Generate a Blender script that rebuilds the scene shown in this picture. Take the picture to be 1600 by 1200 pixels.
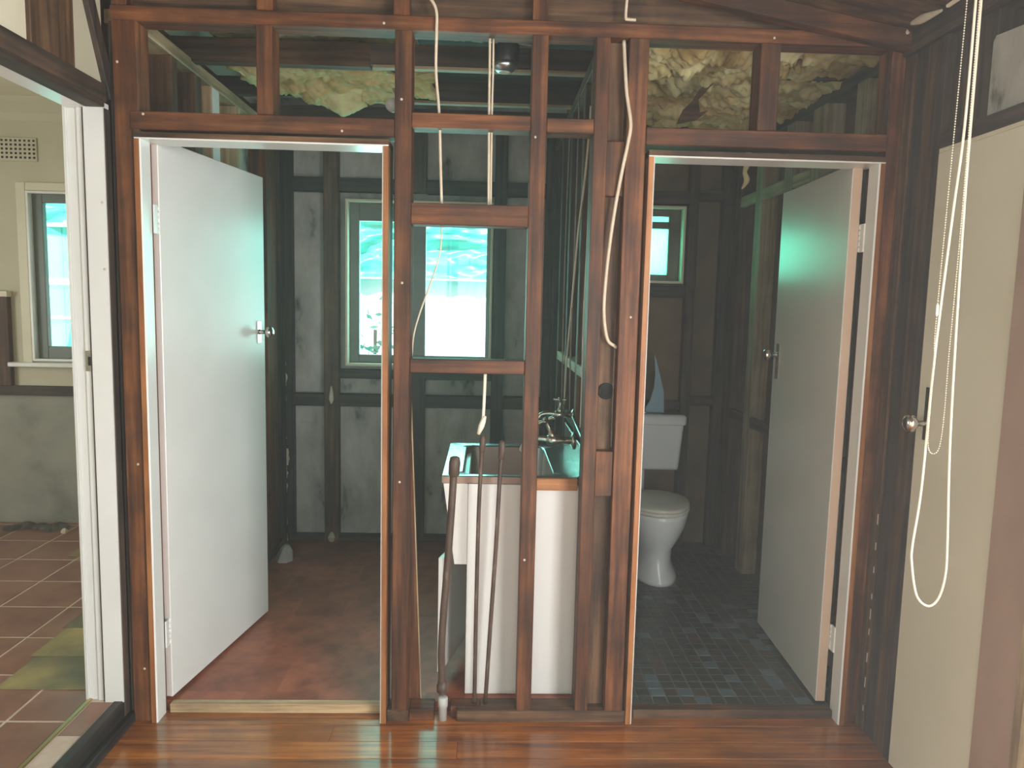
import bpy, bmesh, math, random
from mathutils import Vector, Matrix, noise

for _o in list(bpy.data.objects):
    bpy.data.objects.remove(_o, do_unlink=True)
S = bpy.context.scene
COL = S.collection
random.seed(7)

# ------------------------------------------------------------------ camera
cam_d = bpy.data.cameras.new('camera')
cam = bpy.data.objects.new('camera', cam_d)
COL.objects.link(cam)
S.camera = cam
cam_d.sensor_width = 36.0
cam_d.lens = 1150.0 / 1600.0 * 36.0
cam_d.clip_start = 0.05
yaw, pitch, roll = 0.0353, 0.1077, 0.0232
f = Vector((math.sin(yaw) * math.cos(pitch), math.cos(yaw) * math.cos(pitch), -math.sin(pitch)))
r0 = Vector((math.cos(yaw), -math.sin(yaw), 0))
u0 = r0.cross(f)
rr = r0 * math.cos(roll) + u0 * math.sin(roll)
uu = -r0 * math.sin(roll) + u0 * math.cos(roll)
m = Matrix((rr, uu, -f)).transposed().to_4x4()
m.translation = Vector((0, -2.5675, 1.5351))
cam.matrix_world = m

# ------------------------------------------------------------------ world, sun, window light, exposure
S.view_settings.view_transform = 'Standard'
S.view_settings.look = 'None'
S.view_settings.exposure = 0.9
S.view_settings.gamma = 1.0
S.view_settings.use_curve_mapping = False
S.cycles.use_denoising = True
S.cycles.max_bounces = 10
S.cycles.diffuse_bounces = 5
S.cycles.transparent_max_bounces = 12
S.cycles.sample_clamp_indirect = 6.0

wd = bpy.data.worlds.new('sky')
S.world = wd
wd.use_nodes = True
bg = wd.node_tree.nodes['Background']
bg.inputs['Color'].default_value = (0.72, 0.92, 1.0, 1)
bg.inputs['Strength'].default_value = 1.6

sun_d = bpy.data.lights.new('sun', 'SUN')
sun_d.energy = 7.5
sun_d.color = (1.0, 0.97, 0.9)
sun_d.angle = 0.01
sun = bpy.data.objects.new('sun', sun_d)
sun.rotation_euler = Vector((0.25, 0.75, -0.75)).to_track_quat('-Z', 'Y').to_euler()
COL.objects.link(sun)


def area(name, loc, direction, sx, sy, power, color):
    d = bpy.data.lights.new(name, 'AREA')
    d.shape = 'RECTANGLE'
    d.size, d.size_y = sx, sy
    d.energy = power
    d.color = color
    o = bpy.data.objects.new(name, d)
    o.location = loc
    o.rotation_euler = Vector(direction).to_track_quat('-Z', 'Y').to_euler()
    COL.objects.link(o)
    return o


# daylight entering through the hall side window and the two rear windows, plus two added fills
area('daylight_hall_window', (1.385, -2.45, 1.3), (-1, 0.12, -0.05), 1.4, 1.9, 66, (1.0, 0.97, 0.94))
area('hall_rear_fill', (-0.2, -4.42, 1.25), (0, 1, -0.05), 2.2, 1.9, 10, (1.0, 0.86, 0.64))  # added weak fill lamp behind the camera, no such window known
area('kitchen_fill', (-4.25, -0.2, 1.5), (1, 0.1, -0.2), 1.3, 1.2, 16, (1.0, 0.96, 0.82))  # added fill lamp out of view on the left, brightens the kitchen
area('daylight_laundry_window', (-0.42, 2.12, 1.62), (0, -1, -0.1), 0.8, 0.85, 10, (0.34, 1.0, 0.88))
area('daylight_toilet_window', (0.95, 2.12, 1.9), (0.15, -1, -0.1), 0.4, 0.35, 2.6, (0.45, 1.0, 0.85))

# ------------------------------------------------------------------ materials
MATS = {}


def new_mat(name):
    mt = bpy.data.materials.new(name)
    mt.use_nodes = True
    nt = mt.node_tree
    b = nt.nodes['Principled BSDF']
    MATS[name] = mt
    return mt, nt, b


def ramp(nt, stops):
    r = nt.nodes.new('ShaderNodeValToRGB')
    e = r.color_ramp.elements
    while len(e) < len(stops):
        e.new(0.5)
    for k, (p, c) in enumerate(stops):
        e[k].position = p
        e[k].color = (*c, 1)
    return r


def obj_coords(nt, scale, jitter=True):
    tc = nt.nodes.new('ShaderNodeTexCoord')
    mp = nt.nodes.new('ShaderNodeMapping')
    mp.inputs['Scale'].default_value = scale
    nt.links.new(tc.outputs['Object'], mp.inputs['Vector'])
    if jitter:
        oi = nt.nodes.new('ShaderNodeObjectInfo')
        mu = nt.nodes.new('ShaderNodeMath')
        mu.operation = 'MULTIPLY'
        mu.inputs[1].default_value = 37.0
        cx = nt.nodes.new('ShaderNodeCombineXYZ')
        nt.links.new(oi.outputs['Random'], mu.inputs[0])
        for k in range(3):
            nt.links.new(mu.outputs[0], cx.inputs[k])
        nt.links.new(cx.outputs[0], mp.inputs['Location'])
    return mp


def noise_tex(nt, vec, scale, detail=6, rough=0.6):
    n = nt.nodes.new('ShaderNodeTexNoise')
    n.inputs['Scale'].default_value = scale
    n.inputs['Detail'].default_value = detail
    n.inputs['Roughness'].default_value = rough
    nt.links.new(vec.outputs[0], n.inputs['Vector'])
    return n


def bump(nt, b, fac, strength, dist=0.003):
    bp = nt.nodes.new('ShaderNodeBump')
    bp.inputs['Strength'].default_value = strength
    bp.inputs['Distance'].default_value = dist
    nt.links.new(fac, bp.inputs['Height'])
    nt.links.new(bp.outputs['Normal'], b.inputs['Normal'])


def mix_rgb(nt, fac, a, c, mode='MIX'):
    mx = nt.nodes.new('ShaderNodeMix')
    mx.data_type = 'RGBA'
    mx.blend_type = mode
    if isinstance(fac, float):
        mx.inputs[0].default_value = fac
    else:
        nt.links.new(fac, mx.inputs[0])
    for sock, v in ((mx.inputs[6], a), (mx.inputs[7], c)):
        if isinstance(v, tuple):
            sock.default_value = (*v, 1)
        else:
            nt.links.new(v, sock)
    return mx.outputs[2]


def wood(name, dark, mid, light, rough=0.62, stain=0.5, coat=0.0):
    """three grain directions of one timber"""
    for ax in 'xyz':
        mt, nt, b = new_mat(name + '_' + ax)
        sc = [26.0, 26.0, 26.0]
        sc['xyz'.index(ax)] = 1.3
        mp = obj_coords(nt, sc)
        n1 = noise_tex(nt, mp, 1.6, 8, 0.62)
        rp = ramp(nt, [(0.34, dark), (0.5, mid), (0.66, light)])
        nt.links.new(n1.outputs['Fac'], rp.inputs['Fac'])
        mp2 = obj_coords(nt, (5, 5, 5))
        n2 = noise_tex(nt, mp2, 1.1, 4, 0.6)
        st = ramp(nt, [(0.3, (1 - stain,) * 3), (0.62, (1.08, 1.05, 1.0))])
        nt.links.new(n2.outputs['Fac'], st.inputs['Fac'])
        c = mix_rgb(nt, 1.0, rp.outputs['Color'], st.outputs['Color'], 'MULTIPLY')
        oi = nt.nodes.new('ShaderNodeObjectInfo')
        tone = ramp(nt, [(0.0, (0.78, 0.76, 0.74)), (1.0, (1.15, 1.12, 1.1))])
        nt.links.new(oi.outputs['Random'], tone.inputs['Fac'])
        c = mix_rgb(nt, 1.0, c, tone.outputs['Color'], 'MULTIPLY')
        nt.links.new(c, b.inputs['Base Color'])
        b.inputs['Roughness'].default_value = rough
        b.inputs['Coat Weight'].default_value = coat
        b.inputs['Coat Roughness'].default_value = 0.12
        bump(nt, b, n1.outputs['Fac'], 0.35, 0.002)


def mottled(name, stops, scale=6.0, rough=0.5, bumps=0.1, spec=0.5, stretch=(1, 1, 1), detail=5, jitter=True):
    mt, nt, b = new_mat(name)
    mp = obj_coords(nt, stretch, jitter)
    n = noise_tex(nt, mp, scale, detail, 0.6)
    rp = ramp(nt, stops)
    nt.links.new(n.outputs['Fac'], rp.inputs['Fac'])
    nt.links.new(rp.outputs['Color'], b.inputs['Base Color'])
    b.inputs['Roughness'].default_value = rough
    b.inputs['Specular IOR Level'].default_value = spec
    if bumps:
        bump(nt, b, n.outputs['Fac'], bumps, 0.003)
    return mt, nt, b


wood('hardwood', (0.040, 0.011, 0.003), (0.130, 0.041, 0.011), (0.23, 0.088, 0.028), 0.6, 0.6)
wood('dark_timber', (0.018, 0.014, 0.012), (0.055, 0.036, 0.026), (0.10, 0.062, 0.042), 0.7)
wood('brown_timber', (0.035, 0.017, 0.008), (0.105, 0.052, 0.024), (0.18, 0.10, 0.05), 0.68)
wood('pale_timber', (0.26, 0.18, 0.10), (0.42, 0.31, 0.18), (0.55, 0.43, 0.27), 0.6, 0.3)
wood('tan_timber', (0.24, 0.19, 0.12), (0.38, 0.32, 0.21), (0.48, 0.41, 0.29), 0.7, 0.25)
wood('jamb_timber', (0.22, 0.075, 0.02), (0.36, 0.14, 0.042), (0.46, 0.21, 0.075), 0.5, 0.25)
wood('floor_timber', (0.15, 0.038, 0.005), (0.34, 0.105, 0.014), (0.46, 0.17, 0.03), 0.32, 0.4, 0.6)
wood('blackened', (0.008, 0.008, 0.008), (0.02, 0.019, 0.018), (0.05, 0.046, 0.04), 0.5)

mottled('white_paint', [(0.3, (0.72, 0.72, 0.69)), (0.7, (0.80, 0.80, 0.77))], 3, 0.28, 0.03)
mottled('cream_paint', [(0.3, (0.66, 0.60, 0.44)), (0.7, (0.74, 0.69, 0.53))], 3, 0.45, 0.03)
mottled('beige_paint', [(0.3, (0.66, 0.61, 0.47)), (0.7, (0.74, 0.69, 0.55))], 2, 0.3, 0.03)
mottled('kitchen_wall', [(0.25, (0.50, 0.46, 0.33)), (0.75, (0.60, 0.56, 0.42))], 2, 0.6, 0.04)
mottled('grey_render', [(0.3, (0.18, 0.18, 0.145)), (0.5, (0.30, 0.30, 0.25)), (0.7, (0.37, 0.37, 0.31))], 3.0, 0.8, 0.25)
mt, nt, b = mottled('fibro', [(0.30, (0.07, 0.068, 0.06)), (0.40, (0.34, 0.33, 0.29)), (0.68, (0.54, 0.53, 0.48))], 4.0, 0.8, 0.12, 0.3, (1.6, 1.6, 0.8), 9)
mottled('fibro_brown', [(0.25, (0.12, 0.085, 0.055)), (0.7, (0.21, 0.15, 0.095))], 4.0, 0.8, 0.1, 0.3)
mottled('hardboard', [(0.25, (0.075, 0.042, 0.02)), (0.7, (0.15, 0.085, 0.04))], 3.0, 0.7, 0.1, 0.3)
mottled('insulation', [(0.25, (0.30, 0.19, 0.07)), (0.42, (0.50, 0.38, 0.16)), (0.6, (0.66, 0.60, 0.32)), (0.8, (0.76, 0.74, 0.48))], 5.0, 0.95, 0.6, 0.1, (1.0, 1.6, 1.0), 7)
mottled('terracotta', [(0.25, (0.15, 0.062, 0.038)), (0.5, (0.25, 0.115, 0.072)), (0.8, (0.32, 0.17, 0.11))], 5, 0.32, 0.15)
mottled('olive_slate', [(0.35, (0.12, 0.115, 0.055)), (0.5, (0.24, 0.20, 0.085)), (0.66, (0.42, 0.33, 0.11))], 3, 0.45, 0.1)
mottled('grout', [(0.3, (0.52, 0.42, 0.33)), (0.7, (0.64, 0.54, 0.44))], 20, 0.9, 0.1)
mottled('dark_grout', [(0.3, (0.12, 0.13, 0.12)), (0.7, (0.20, 0.21, 0.19))], 20, 0.9, 0.1)
mottled('mosaic_dark', [(0.3, (0.028, 0.034, 0.032)), (0.7, (0.062, 0.070, 0.066))], 14, 0.3, 0.1)
mottled('mosaic_blue', [(0.3, (0.07, 0.11, 0.13)), (0.7, (0.12, 0.17, 0.19))], 14, 0.3, 0.1)
mottled('mosaic_brown', [(0.3, (0.055, 0.040, 0.03)), (0.7, (0.10, 0.075, 0.06))], 14, 0.3, 0.1)
mottled('tarp', [(0.3, (0.05, 0.52, 0.44)), (0.7, (0.09, 0.66, 0.56))], 3, 0.35, 0.0)
mottled('teal_sheet', [(0.3, (0.04, 0.50, 0.40)), (0.7, (0.06, 0.58, 0.48))], 2, 0.5, 0.0)
mottled('sunlit_white', [(0.3, (0.82, 0.86, 0.84)), (0.7, (0.9, 0.92, 0.9))], 3, 0.7, 0.1)
mottled('leaf', [(0.3, (0.04, 0.36, 0.26)), (0.7, (0.08, 0.5, 0.36))], 3, 0.5, 0.0)
mottled('ceramic', [(0.3, (0.66, 0.69, 0.68)), (0.7, (0.72, 0.75, 0.74))], 2, 0.12, 0.0)
mottled('seat_plastic', [(0.35, (0.66, 0.64, 0.56)), (0.7, (0.74, 0.72, 0.64))], 9, 0.3, 0.05)
mottled('blue_plastic', [(0.3, (0.16, 0.30, 0.36)), (0.7, (0.22, 0.38, 0.44))], 3, 0.4, 0.0)
mottled('cable_white', [(0.3, (0.62, 0.50, 0.36)), (0.7, (0.76, 0.66, 0.52))], 20, 0.5, 0.0)
mottled('cord_cream', [(0.3, (0.88, 0.80, 0.62)), (0.7, (0.93, 0.87, 0.72))], 20, 0.5, 0.0)
mottled('cable_grey', [(0.3, (0.20, 0.17, 0.14)), (0.7, (0.32, 0.28, 0.23))], 20, 0.5, 0.0)
mottled('pipe_aged', [(0.35, (0.05, 0.03, 0.02)), (0.58, (0.105, 0.064, 0.045)), (0.72, (0.28, 0.23, 0.19))], 9, 0.5, 0.2, 0.5, (3, 3, 1))
mottled('pvc', [(0.3, (0.42, 0.42, 0.40)), (0.7, (0.58, 0.58, 0.55))], 9, 0.5, 0.1)
mottled('black_plastic', [(0.3, (0.012, 0.012, 0.012)), (0.7, (0.03, 0.03, 0.03))], 6, 0.5, 0.0)
mottled('rubble', [(0.3, (0.03, 0.028, 0.02)), (0.7, (0.12, 0.11, 0.09))], 12, 0.95, 0.5)
mottled('plaster', [(0.3, (0.48, 0.42, 0.32)), (0.7, (0.68, 0.62, 0.5))], 12, 0.9, 0.4)
mottled('roof_dark', [(0.3, (0.035, 0.025, 0.02)), (0.7, (0.07, 0.05, 0.038))], 4, 0.9, 0.1)
mottled('ground', [(0.3, (0.6, 0.62, 0.58)), (0.7, (0.75, 0.76, 0.72))], 2, 0.9, 0.1)
mottled('sash_grey', [(0.3, (0.115, 0.11, 0.095)), (0.7, (0.17, 0.165, 0.145))], 5, 0.4, 0.0)
mottled('sash_brown', [(0.3, (0.07, 0.05, 0.04)), (0.7, (0.12, 0.09, 0.07))], 5, 0.4, 0.0)
mottled('sash_green', [(0.3, (0.10, 0.12, 0.10)), (0.7, (0.15, 0.17, 0.14))], 5, 0.4, 0.0)
mottled('pink_board', [(0.3, (0.30, 0.19, 0.14)), (0.7, (0.42, 0.28, 0.21))], 3, 0.5, 0.05, 0.5, (1, 1, 0.4))
mottled('pink_primer', [(0.3, (0.70, 0.62, 0.58)), (0.7, (0.76, 0.69, 0.65))], 3, 0.4, 0.03)
mottled('peach_primer', [(0.3, (0.55, 0.38, 0.27)), (0.7, (0.62, 0.45, 0.33))], 3, 0.4, 0.03)
mottled('hole', [(0.3, (0.01, 0.01, 0.01)), (0.7, (0.02, 0.02, 0.018))], 5, 0.9, 0.0)
mottled('melamine', [(0.3, (0.76, 0.74, 0.70)), (0.7, (0.80, 0.78, 0.74))], 2, 0.3, 0.0)


def metal(name, col, rough):
    mt, nt, b = new_mat(name)
    mp = obj_coords(nt, (8, 8, 8))
    n = noise_tex(nt, mp, 3, 4)
    rp = ramp(nt, [(0.3, tuple(v * 0.85 for v in col)), (0.7, col)])
    nt.links.new(n.outputs['Fac'], rp.inputs['Fac'])
    nt.links.new(rp.outputs['Color'], b.inputs['Base Color'])
    b.inputs['Metallic'].default_value = 1.0
    b.inputs['Roughness'].default_value = rough


metal('chrome', (0.75, 0.74, 0.70), 0.16)
metal('steel', (0.66, 0.66, 0.64), 0.24)
metal('brass', (0.55, 0.44, 0.20), 0.35)
metal('tap_metal', (0.60, 0.57, 0.50), 0.25)
metal('foil', (0.7, 0.72, 0.72), 0.3)


def vinyl():
    mt, nt, b = new_mat('red_vinyl')
    mp = obj_coords(nt, (1, 1, 1), False)
    br = nt.nodes.new('ShaderNodeTexBrick')
    br.inputs['Scale'].default_value = 1.0
    br.inputs['Brick Width'].default_value = 0.23
    br.inputs['Row Height'].default_value = 0.23
    br.inputs['Mortar Size'].default_value = 0.0
    br.inputs['Color1'].default_value = (0.29, 0.075, 0.034, 1)
    br.inputs['Color2'].default_value = (0.40, 0.112, 0.054, 1)
    nt.links.new(mp.outputs[0], br.inputs['Vector'])
    n = noise_tex(nt, mp, 9, 8, 0.65)
    rp = ramp(nt, [(0.3, (0.55, 0.5, 0.48)), (0.5, (0.95, 0.95, 0.95)), (0.72, (1.3, 1.35, 1.4))])
    nt.links.new(n.outputs['Fac'], rp.inputs['Fac'])
    c = mix_rgb(nt, 1.0, br.outputs['Color'], rp.outputs['Color'], 'MULTIPLY')
    nt.links.new(c, b.inputs['Base Color'])
    b.inputs['Roughness'].default_value = 0.42
    bump(nt, b, n.outputs['Fac'], 0.12, 0.002)


vinyl()


def glass(name, frosted=False):
    mt = bpy.data.materials.new(name)
    mt.use_nodes = True
    nt = mt.node_tree
    nt.nodes.clear()
    out = nt.nodes.new('ShaderNodeOutputMaterial')
    mix = nt.nodes.new('ShaderNodeMixShader')
    if frosted:
        a = nt.nodes.new('ShaderNodeBsdfTranslucent')
        a.inputs['Color'].default_value = (0.40, 0.88, 0.72, 1)
        c = nt.nodes.new('ShaderNodeBsdfTransparent')
        c.inputs['Color'].default_value = (0.62, 0.95, 0.86, 1)
        mix.inputs[0].default_value = 0.45
    else:
        a = nt.nodes.new('ShaderNodeBsdfTransparent')
        a.inputs['Color'].default_value = (0.93, 0.98, 0.97, 1)
        c = nt.nodes.new('ShaderNodeBsdfGlossy')
        c.inputs['Roughness'].default_value = 0.02
        mix.inputs[0].default_value = 0.06
    nt.links.new(a.outputs[0], mix.inputs[1])
    nt.links.new(c.outputs[0], mix.inputs[2])
    nt.links.new(mix.outputs[0], out.inputs[0])
    MATS[name] = mt


glass('clear_glass')
glass('frosted_glass', True)

# ------------------------------------------------------------------ helpers


def link(o, parent=None):
    COL.objects.link(o)
    if parent is not None:
        o.parent = parent
    return o


def root(name, loc=(0, 0, 0), label=None, cat=None, kind=None, group=None):
    o = bpy.data.objects.new(name, None)
    o.empty_display_size = 0.05
    o.location = loc
    link(o)
    tag(o, label, cat, kind, group)
    return o


def tag(o, label=None, cat=None, kind=None, group=None):
    if label:
        o['label'] = label
    if cat:
        o['category'] = cat
    if kind:
        o['kind'] = kind
    if group:
        o['group'] = group
    return o


def wloc(p):
    """world position of a parent (only Empties and unrotated parts are used as parents here)"""
    v = Vector((0, 0, 0))
    while p is not None:
        v = v + p.location
        p = p.parent
    return v


def finish(name, verts, faces, mat, parent, origin=None, smooth=False, mats=None, fmat=None):
    """world-space verts -> object whose origin is at `origin` (or bbox base centre)"""
    vs = [Vector(v) for v in verts]
    if origin is None:
        lo = Vector([min(v[k] for v in vs) for k in range(3)])
        hi = Vector([max(v[k] for v in vs) for k in range(3)])
        origin = (lo + hi) / 2
    origin = Vector(origin)
    me = bpy.data.meshes.new(name)
    me.from_pydata([v - origin for v in vs], [], faces)
    for k in (mats or [mat]):
        me.materials.append(MATS[k])
    if fmat:
        for p, k in zip(me.polygons, fmat):
            p.material_index = k
    if smooth:
        for p in me.polygons:
            p.use_smooth = True
    me.update()
    o = bpy.data.objects.new(name, me)
    o.location = origin - wloc(parent)
    link(o, parent)
    return o


BOXF = [(0, 3, 2, 1), (4, 5, 6, 7), (0, 1, 5, 4), (1, 2, 6, 5), (2, 3, 7, 6), (3, 0, 4, 7)]


def bevel_obj(o, w, seg=1):
    bm = bmesh.new()
    bm.from_mesh(o.data)
    bmesh.ops.recalc_face_normals(bm, faces=bm.faces)
    bmesh.ops.bevel(bm, geom=bm.edges[:], offset=w, segments=seg, affect='EDGES', profile=0.6)
    bm.to_mesh(o.data)
    bm.free()


def box(name, parent, mat, x0, x1, y0, y1, z0, z1, bev=0.002, seg=1):
    v = [(x0, y0, z0), (x1, y0, z0), (x1, y1, z0), (x0, y1, z0), (x0, y0, z1), (x1, y0, z1), (x1, y1, z1), (x0, y1, z1)]
    o = finish(name, v, BOXF, mat, parent)
    if bev:
        bevel_obj(o, bev, seg)
    return o


def timber(name, parent, kind, x0, x1, y0, y1, z0, z1, bev=0.0025):
    d = (abs(x1 - x0), abs(y1 - y0), abs(z1 - z0))
    return box(name, parent, kind + '_' + 'xyz'[d.index(max(d))], x0, x1, y0, y1, z0, z1, bev)


def prism(name, parent, pts, axis, a0, a1, mat, mats=None, fmat=None, bev=0.0):
    """polygon `pts` (two coordinates) extruded along axis from a0 to a1"""
    def P(p, a):
        if axis == 'x':
            return (a, p[0], p[1])
        if axis == 'y':
            return (p[0], a, p[1])
        return (p[0], p[1], a)
    n = len(pts)
    v = [P(p, a0) for p in pts] + [P(p, a1) for p in pts]
    fs = [tuple(range(n))[::-1], tuple(range(n, 2 * n))]
    fs += [(i, (i + 1) % n, n + (i + 1) % n, n + i) for i in range(n)]
    o = finish(name, v, fs, mat, parent, mats=mats, fmat=fmat)
    bm = bmesh.new()
    bm.from_mesh(o.data)
    bmesh.ops.recalc_face_normals(bm, faces=bm.faces)
    if bev:
        bmesh.ops.bevel(bm, geom=bm.edges[:], offset=bev, segments=1, affect='EDGES')
    bm.to_mesh(o.data)
    bm.free()
    return o


def beam(name, parent, mat, p0, p1, width, height, up=(0, 0, 1), bev=0.002):
    """rectangular bar between two points"""
    p0, p1 = Vector(p0), Vector(p1)
    d = (p1 - p0).normalized()
    s = d.cross(Vector(up)).normalized()
    t = s.cross(d).normalized()
    v = []
    for p in (p0, p1):
        for a, c in ((-1, -1), (1, -1), (1, 1), (-1, 1)):
            v.append(p + s * (a * width / 2) + t * (c * height / 2))
    fs = [(0, 1, 2, 3), (7, 6, 5, 4), (0, 4, 5, 1), (1, 5, 6, 2), (2, 6, 7, 3), (3, 7, 4, 0)]
    o = finish(name, v, fs, mat, parent)
    bevel_obj(o, bev)
    return o


def spline(pts, n=6):
    P = [Vector(p) for p in pts]
    if len(P) < 3:
        return P
    out = []
    for i in range(len(P) - 1):
        a = P[max(i - 1, 0)]
        b_, c = P[i], P[i + 1]
        d = P[min(i + 2, len(P) - 1)]
        for k in range(n):
            t = k / n
            out.append(0.5 * ((2 * b_) + (c - a) * t + (2 * a - 5 * b_ + 4 * c - d) * t * t + (3 * b_ - a - 3 * c + d) * t ** 3))
    out.append(P[-1])
    return out


def tube(name, parent, mat, pts, rad, sides=8, smooth_n=6, flat=1.0, closed=False):
    P = spline(pts, smooth_n) if smooth_n > 1 else [Vector(p) for p in pts]
    n = len(P)
    R = rad if isinstance(rad, (list, tuple)) else None
    ref = Vector((0.31, 0.83, 0.11)).normalized()
    v, fs = [], []
    for i, p in enumerate(P):
        d = (P[min(i + 1, n - 1)] - P[max(i - 1, 0)]).normalized()
        s = d.cross(ref).normalized()
        t = s.cross(d)
        if R:
            q = i / (n - 1) * (len(R) - 1)
            k = min(int(q), len(R) - 2)
            rd = R[k] + (R[k + 1] - R[k]) * (q - k)
        else:
            rd = rad
        for j in range(sides):
            a = 2 * math.pi * j / sides
            v.append(p + s * (rd * math.cos(a)) + t * (rd * flat * math.sin(a)))
    for i in range(n - 1):
        for j in range(sides):
            k = (j + 1) % sides
            fs.append((i * sides + j, i * sides + k, (i + 1) * sides + k, (i + 1) * sides + j))
    fs.append(tuple(range(sides))[::-1])
    fs.append(tuple(range((n - 1) * sides, n * sides)))
    return finish(name, v, fs, mat, parent, smooth=True)


def lathe(name, parent, mat, centre, axis, prof, sides=24, smooth=True):
    """prof: (radius, distance along axis) pairs"""
    c = Vector(centre)
    d = Vector(axis).normalized()
    s = d.cross(Vector((0.21, 0.37, 0.9))).normalized()
    t = d.cross(s)
    v, fs = [], []
    for rd, h in prof:
        for j in range(sides):
            a = 2 * math.pi * j / sides
            v.append(c + d * h + (s * math.cos(a) + t * math.sin(a)) * max(rd, 1e-4))
    for i in range(len(prof) - 1):
        for j in range(sides):
            k = (j + 1) % sides
            fs.append((i * sides + j, i * sides + k, (i + 1) * sides + k, (i + 1) * sides + j))
    fs.append(tuple(range(sides))[::-1])
    fs.append(tuple(range((len(prof) - 1) * sides, len(prof) * sides)))
    return finish(name, v, fs, mat, parent, smooth=smooth)


def loft(name, parent, mat, rings, cap=True, smooth=True):
    n = len(rings[0])
    v = [p for r in rings for p in r]
    fs = []
    for i in range(len(rings) - 1):
        for j in range(n):
            k = (j + 1) % n
            fs.append((i * n + j, i * n + k, (i + 1) * n + k, (i + 1) * n + j))
    if cap:
        fs.append(tuple(range(n))[::-1])
        fs.append(tuple(range((len(rings) - 1) * n, len(rings) * n)))
    return finish(name, v, fs, mat, parent, smooth=smooth)


def rrect(x0, x1, y0, y1, z, rad, n=5):
    out = []
    for cx, cy, a0 in ((x1 - rad, y1 - rad, 0), (x0 + rad, y1 - rad, 90), (x0 + rad, y0 + rad, 180), (x1 - rad, y0 + rad, 270)):
        for k in range(n + 1):
            a = math.radians(a0 + 90 * k / n)
            out.append((cx + rad * math.cos(a), cy + rad * math.sin(a), z))
    return out


def wall_with_hole(name, parent, mat, axis, c0, c1, u0_, u1_, z0, z1, holes):
    """slab (axis x: constant x from c0 to c1, u is y) with rectangular holes (u0,u1,z0,z1) made from boxes in one mesh"""
    us = sorted({u0_, u1_, *[h[0] for h in holes], *[h[1] for h in holes]})
    zs = sorted({z0, z1, *[h[2] for h in holes], *[h[3] for h in holes]})
    v, fs = [], []
    for i in range(len(us) - 1):
        for j in range(len(zs) - 1):
            um, zm = (us[i] + us[i + 1]) / 2, (zs[j] + zs[j + 1]) / 2
            if any(h[0] < um < h[1] and h[2] < zm < h[3] for h in holes):
                continue
            k = len(v)
            for zz in (zs[j], zs[j + 1]):
                for (cc, u) in ((c0, us[i]), (c1, us[i]), (c1, us[i + 1]), (c0, us[i + 1])):
                    v.append((cc, u, zz) if axis == 'x' else (u, cc, zz))
            fs += [tuple(k + q for q in fc) for fc in BOXF]
    o = finish(name, v, fs, mat, parent)
    bm = bmesh.new()
    bm.from_mesh(o.data)
    bmesh.ops.recalc_face_normals(bm, faces=bm.faces)
    bm.to_mesh(o.data)
    bm.free()
    return o


def grid_blob(name, parent, mat, x0, x1, y0, y1, zfun, thick, nx, ny, seed, amp, edge=0.05):
    """soft uneven blanket: top and bottom sheets displaced by noise and ragged at its edges"""
    v, fs = [], []
    for side in (0, 1):
        for i in range(nx + 1):
            for j in range(ny + 1):
                x = x0 + (x1 - x0) * i / nx
                y = y0 + (y1 - y0) * j / ny
                q = Vector((x * 5 + seed, y * 6, seed * 1.7))
                ex = edge * noise.noise(Vector((y * 9, seed, 3)))
                ey = edge * noise.noise(Vector((x * 9, seed, 8)))
                e = min(i, nx - i) / nx, min(j, ny - j) / ny
                taper = min(1.0, 8 * e[0] + 0.15) * min(1.0, 8 * e[1] + 0.15)
                wob = noise.fractal(q, 1.0, 2.0, 5) * amp
                crease = -abs(noise.noise(q * 1.7)) * amp * 0.9 - abs(noise.noise(q * 5.3)) * amp * 0.55 + noise.noise(q * 13) * amp * 0.16
                z = zfun(x, y)
                z += (wob + crease) if side == 0 else thick * taper + 0.3 * wob
                v.append((x + (ex if i in (0, nx) else 0.012 * noise.noise(q * 3)), y + (ey if j in (0, ny) else 0.012 * noise.noise(q * 3 + Vector((9, 9, 9)))), z))
    N = (nx + 1) * (ny + 1)
    for i in range(nx):
        for j in range(ny):
            a = i * (ny + 1) + j
            b_, c, d = a + ny + 1, a + ny + 2, a + 1
            fs.append((a, d, c, b_))
            fs.append((N + a, N + b_, N + c, N + d))
    for i in range(nx):
        a, b_ = i * (ny + 1), (i + 1) * (ny + 1)
        fs.append((a, b_, N + b_, N + a))
        a, b_ = a + ny, b_ + ny
        fs.append((b_, a, N + a, N + b_))
    for j in range(ny):
        a, b_ = j, j + 1
        fs.append((b_, a, N + a, N + b_))
        a, b_ = nx * (ny + 1) + j, nx * (ny + 1) + j + 1
        fs.append((a, b_, N + b_, N + a))
    return finish(name, v, fs, mat, parent, smooth=True)


def nail(parent, x, y, z):
    return lathe('nail', parent, 'plaster', (x, y, z), (0, -1, 0), [(0.0045, -0.004), (0.0045, 0.001), (0.003, 0.002)], 8)


LF = 0.03     # level of the laundry and toilet floors
KF = 0.09     # level of the kitchen floor
BW = 1.96     # stud faces of the rear wall

# ------------------------------------------------------------------ FLOORS
fl = root('floor', (0, -2.2, 0), 'polished orange timber floorboards of the hall', 'floor', 'structure')
y = 0.075
row = 0
while y > -4.4:
    w = 0.098
    cuts = [-1.262, -1.262 + 0.6 + 0.9 * random.random(), 1.52]
    if row % 3 == 0:
        cuts = [-1.262, 1.52]
    for a, c in zip(cuts[:-1], cuts[1:]):
        timber('floor_board', fl, 'floor_timber', a + 0.0005, c - 0.0005, y - w + 0.0008, y, -0.022, 0.0 - 0.0004 * (row % 2), 0.0014)
    y -= w
    row += 1
box('subfloor', fl, 'roof_dark', -1.4, 1.7, -4.4, 0.12, -0.08, -0.024, 0)

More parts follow.
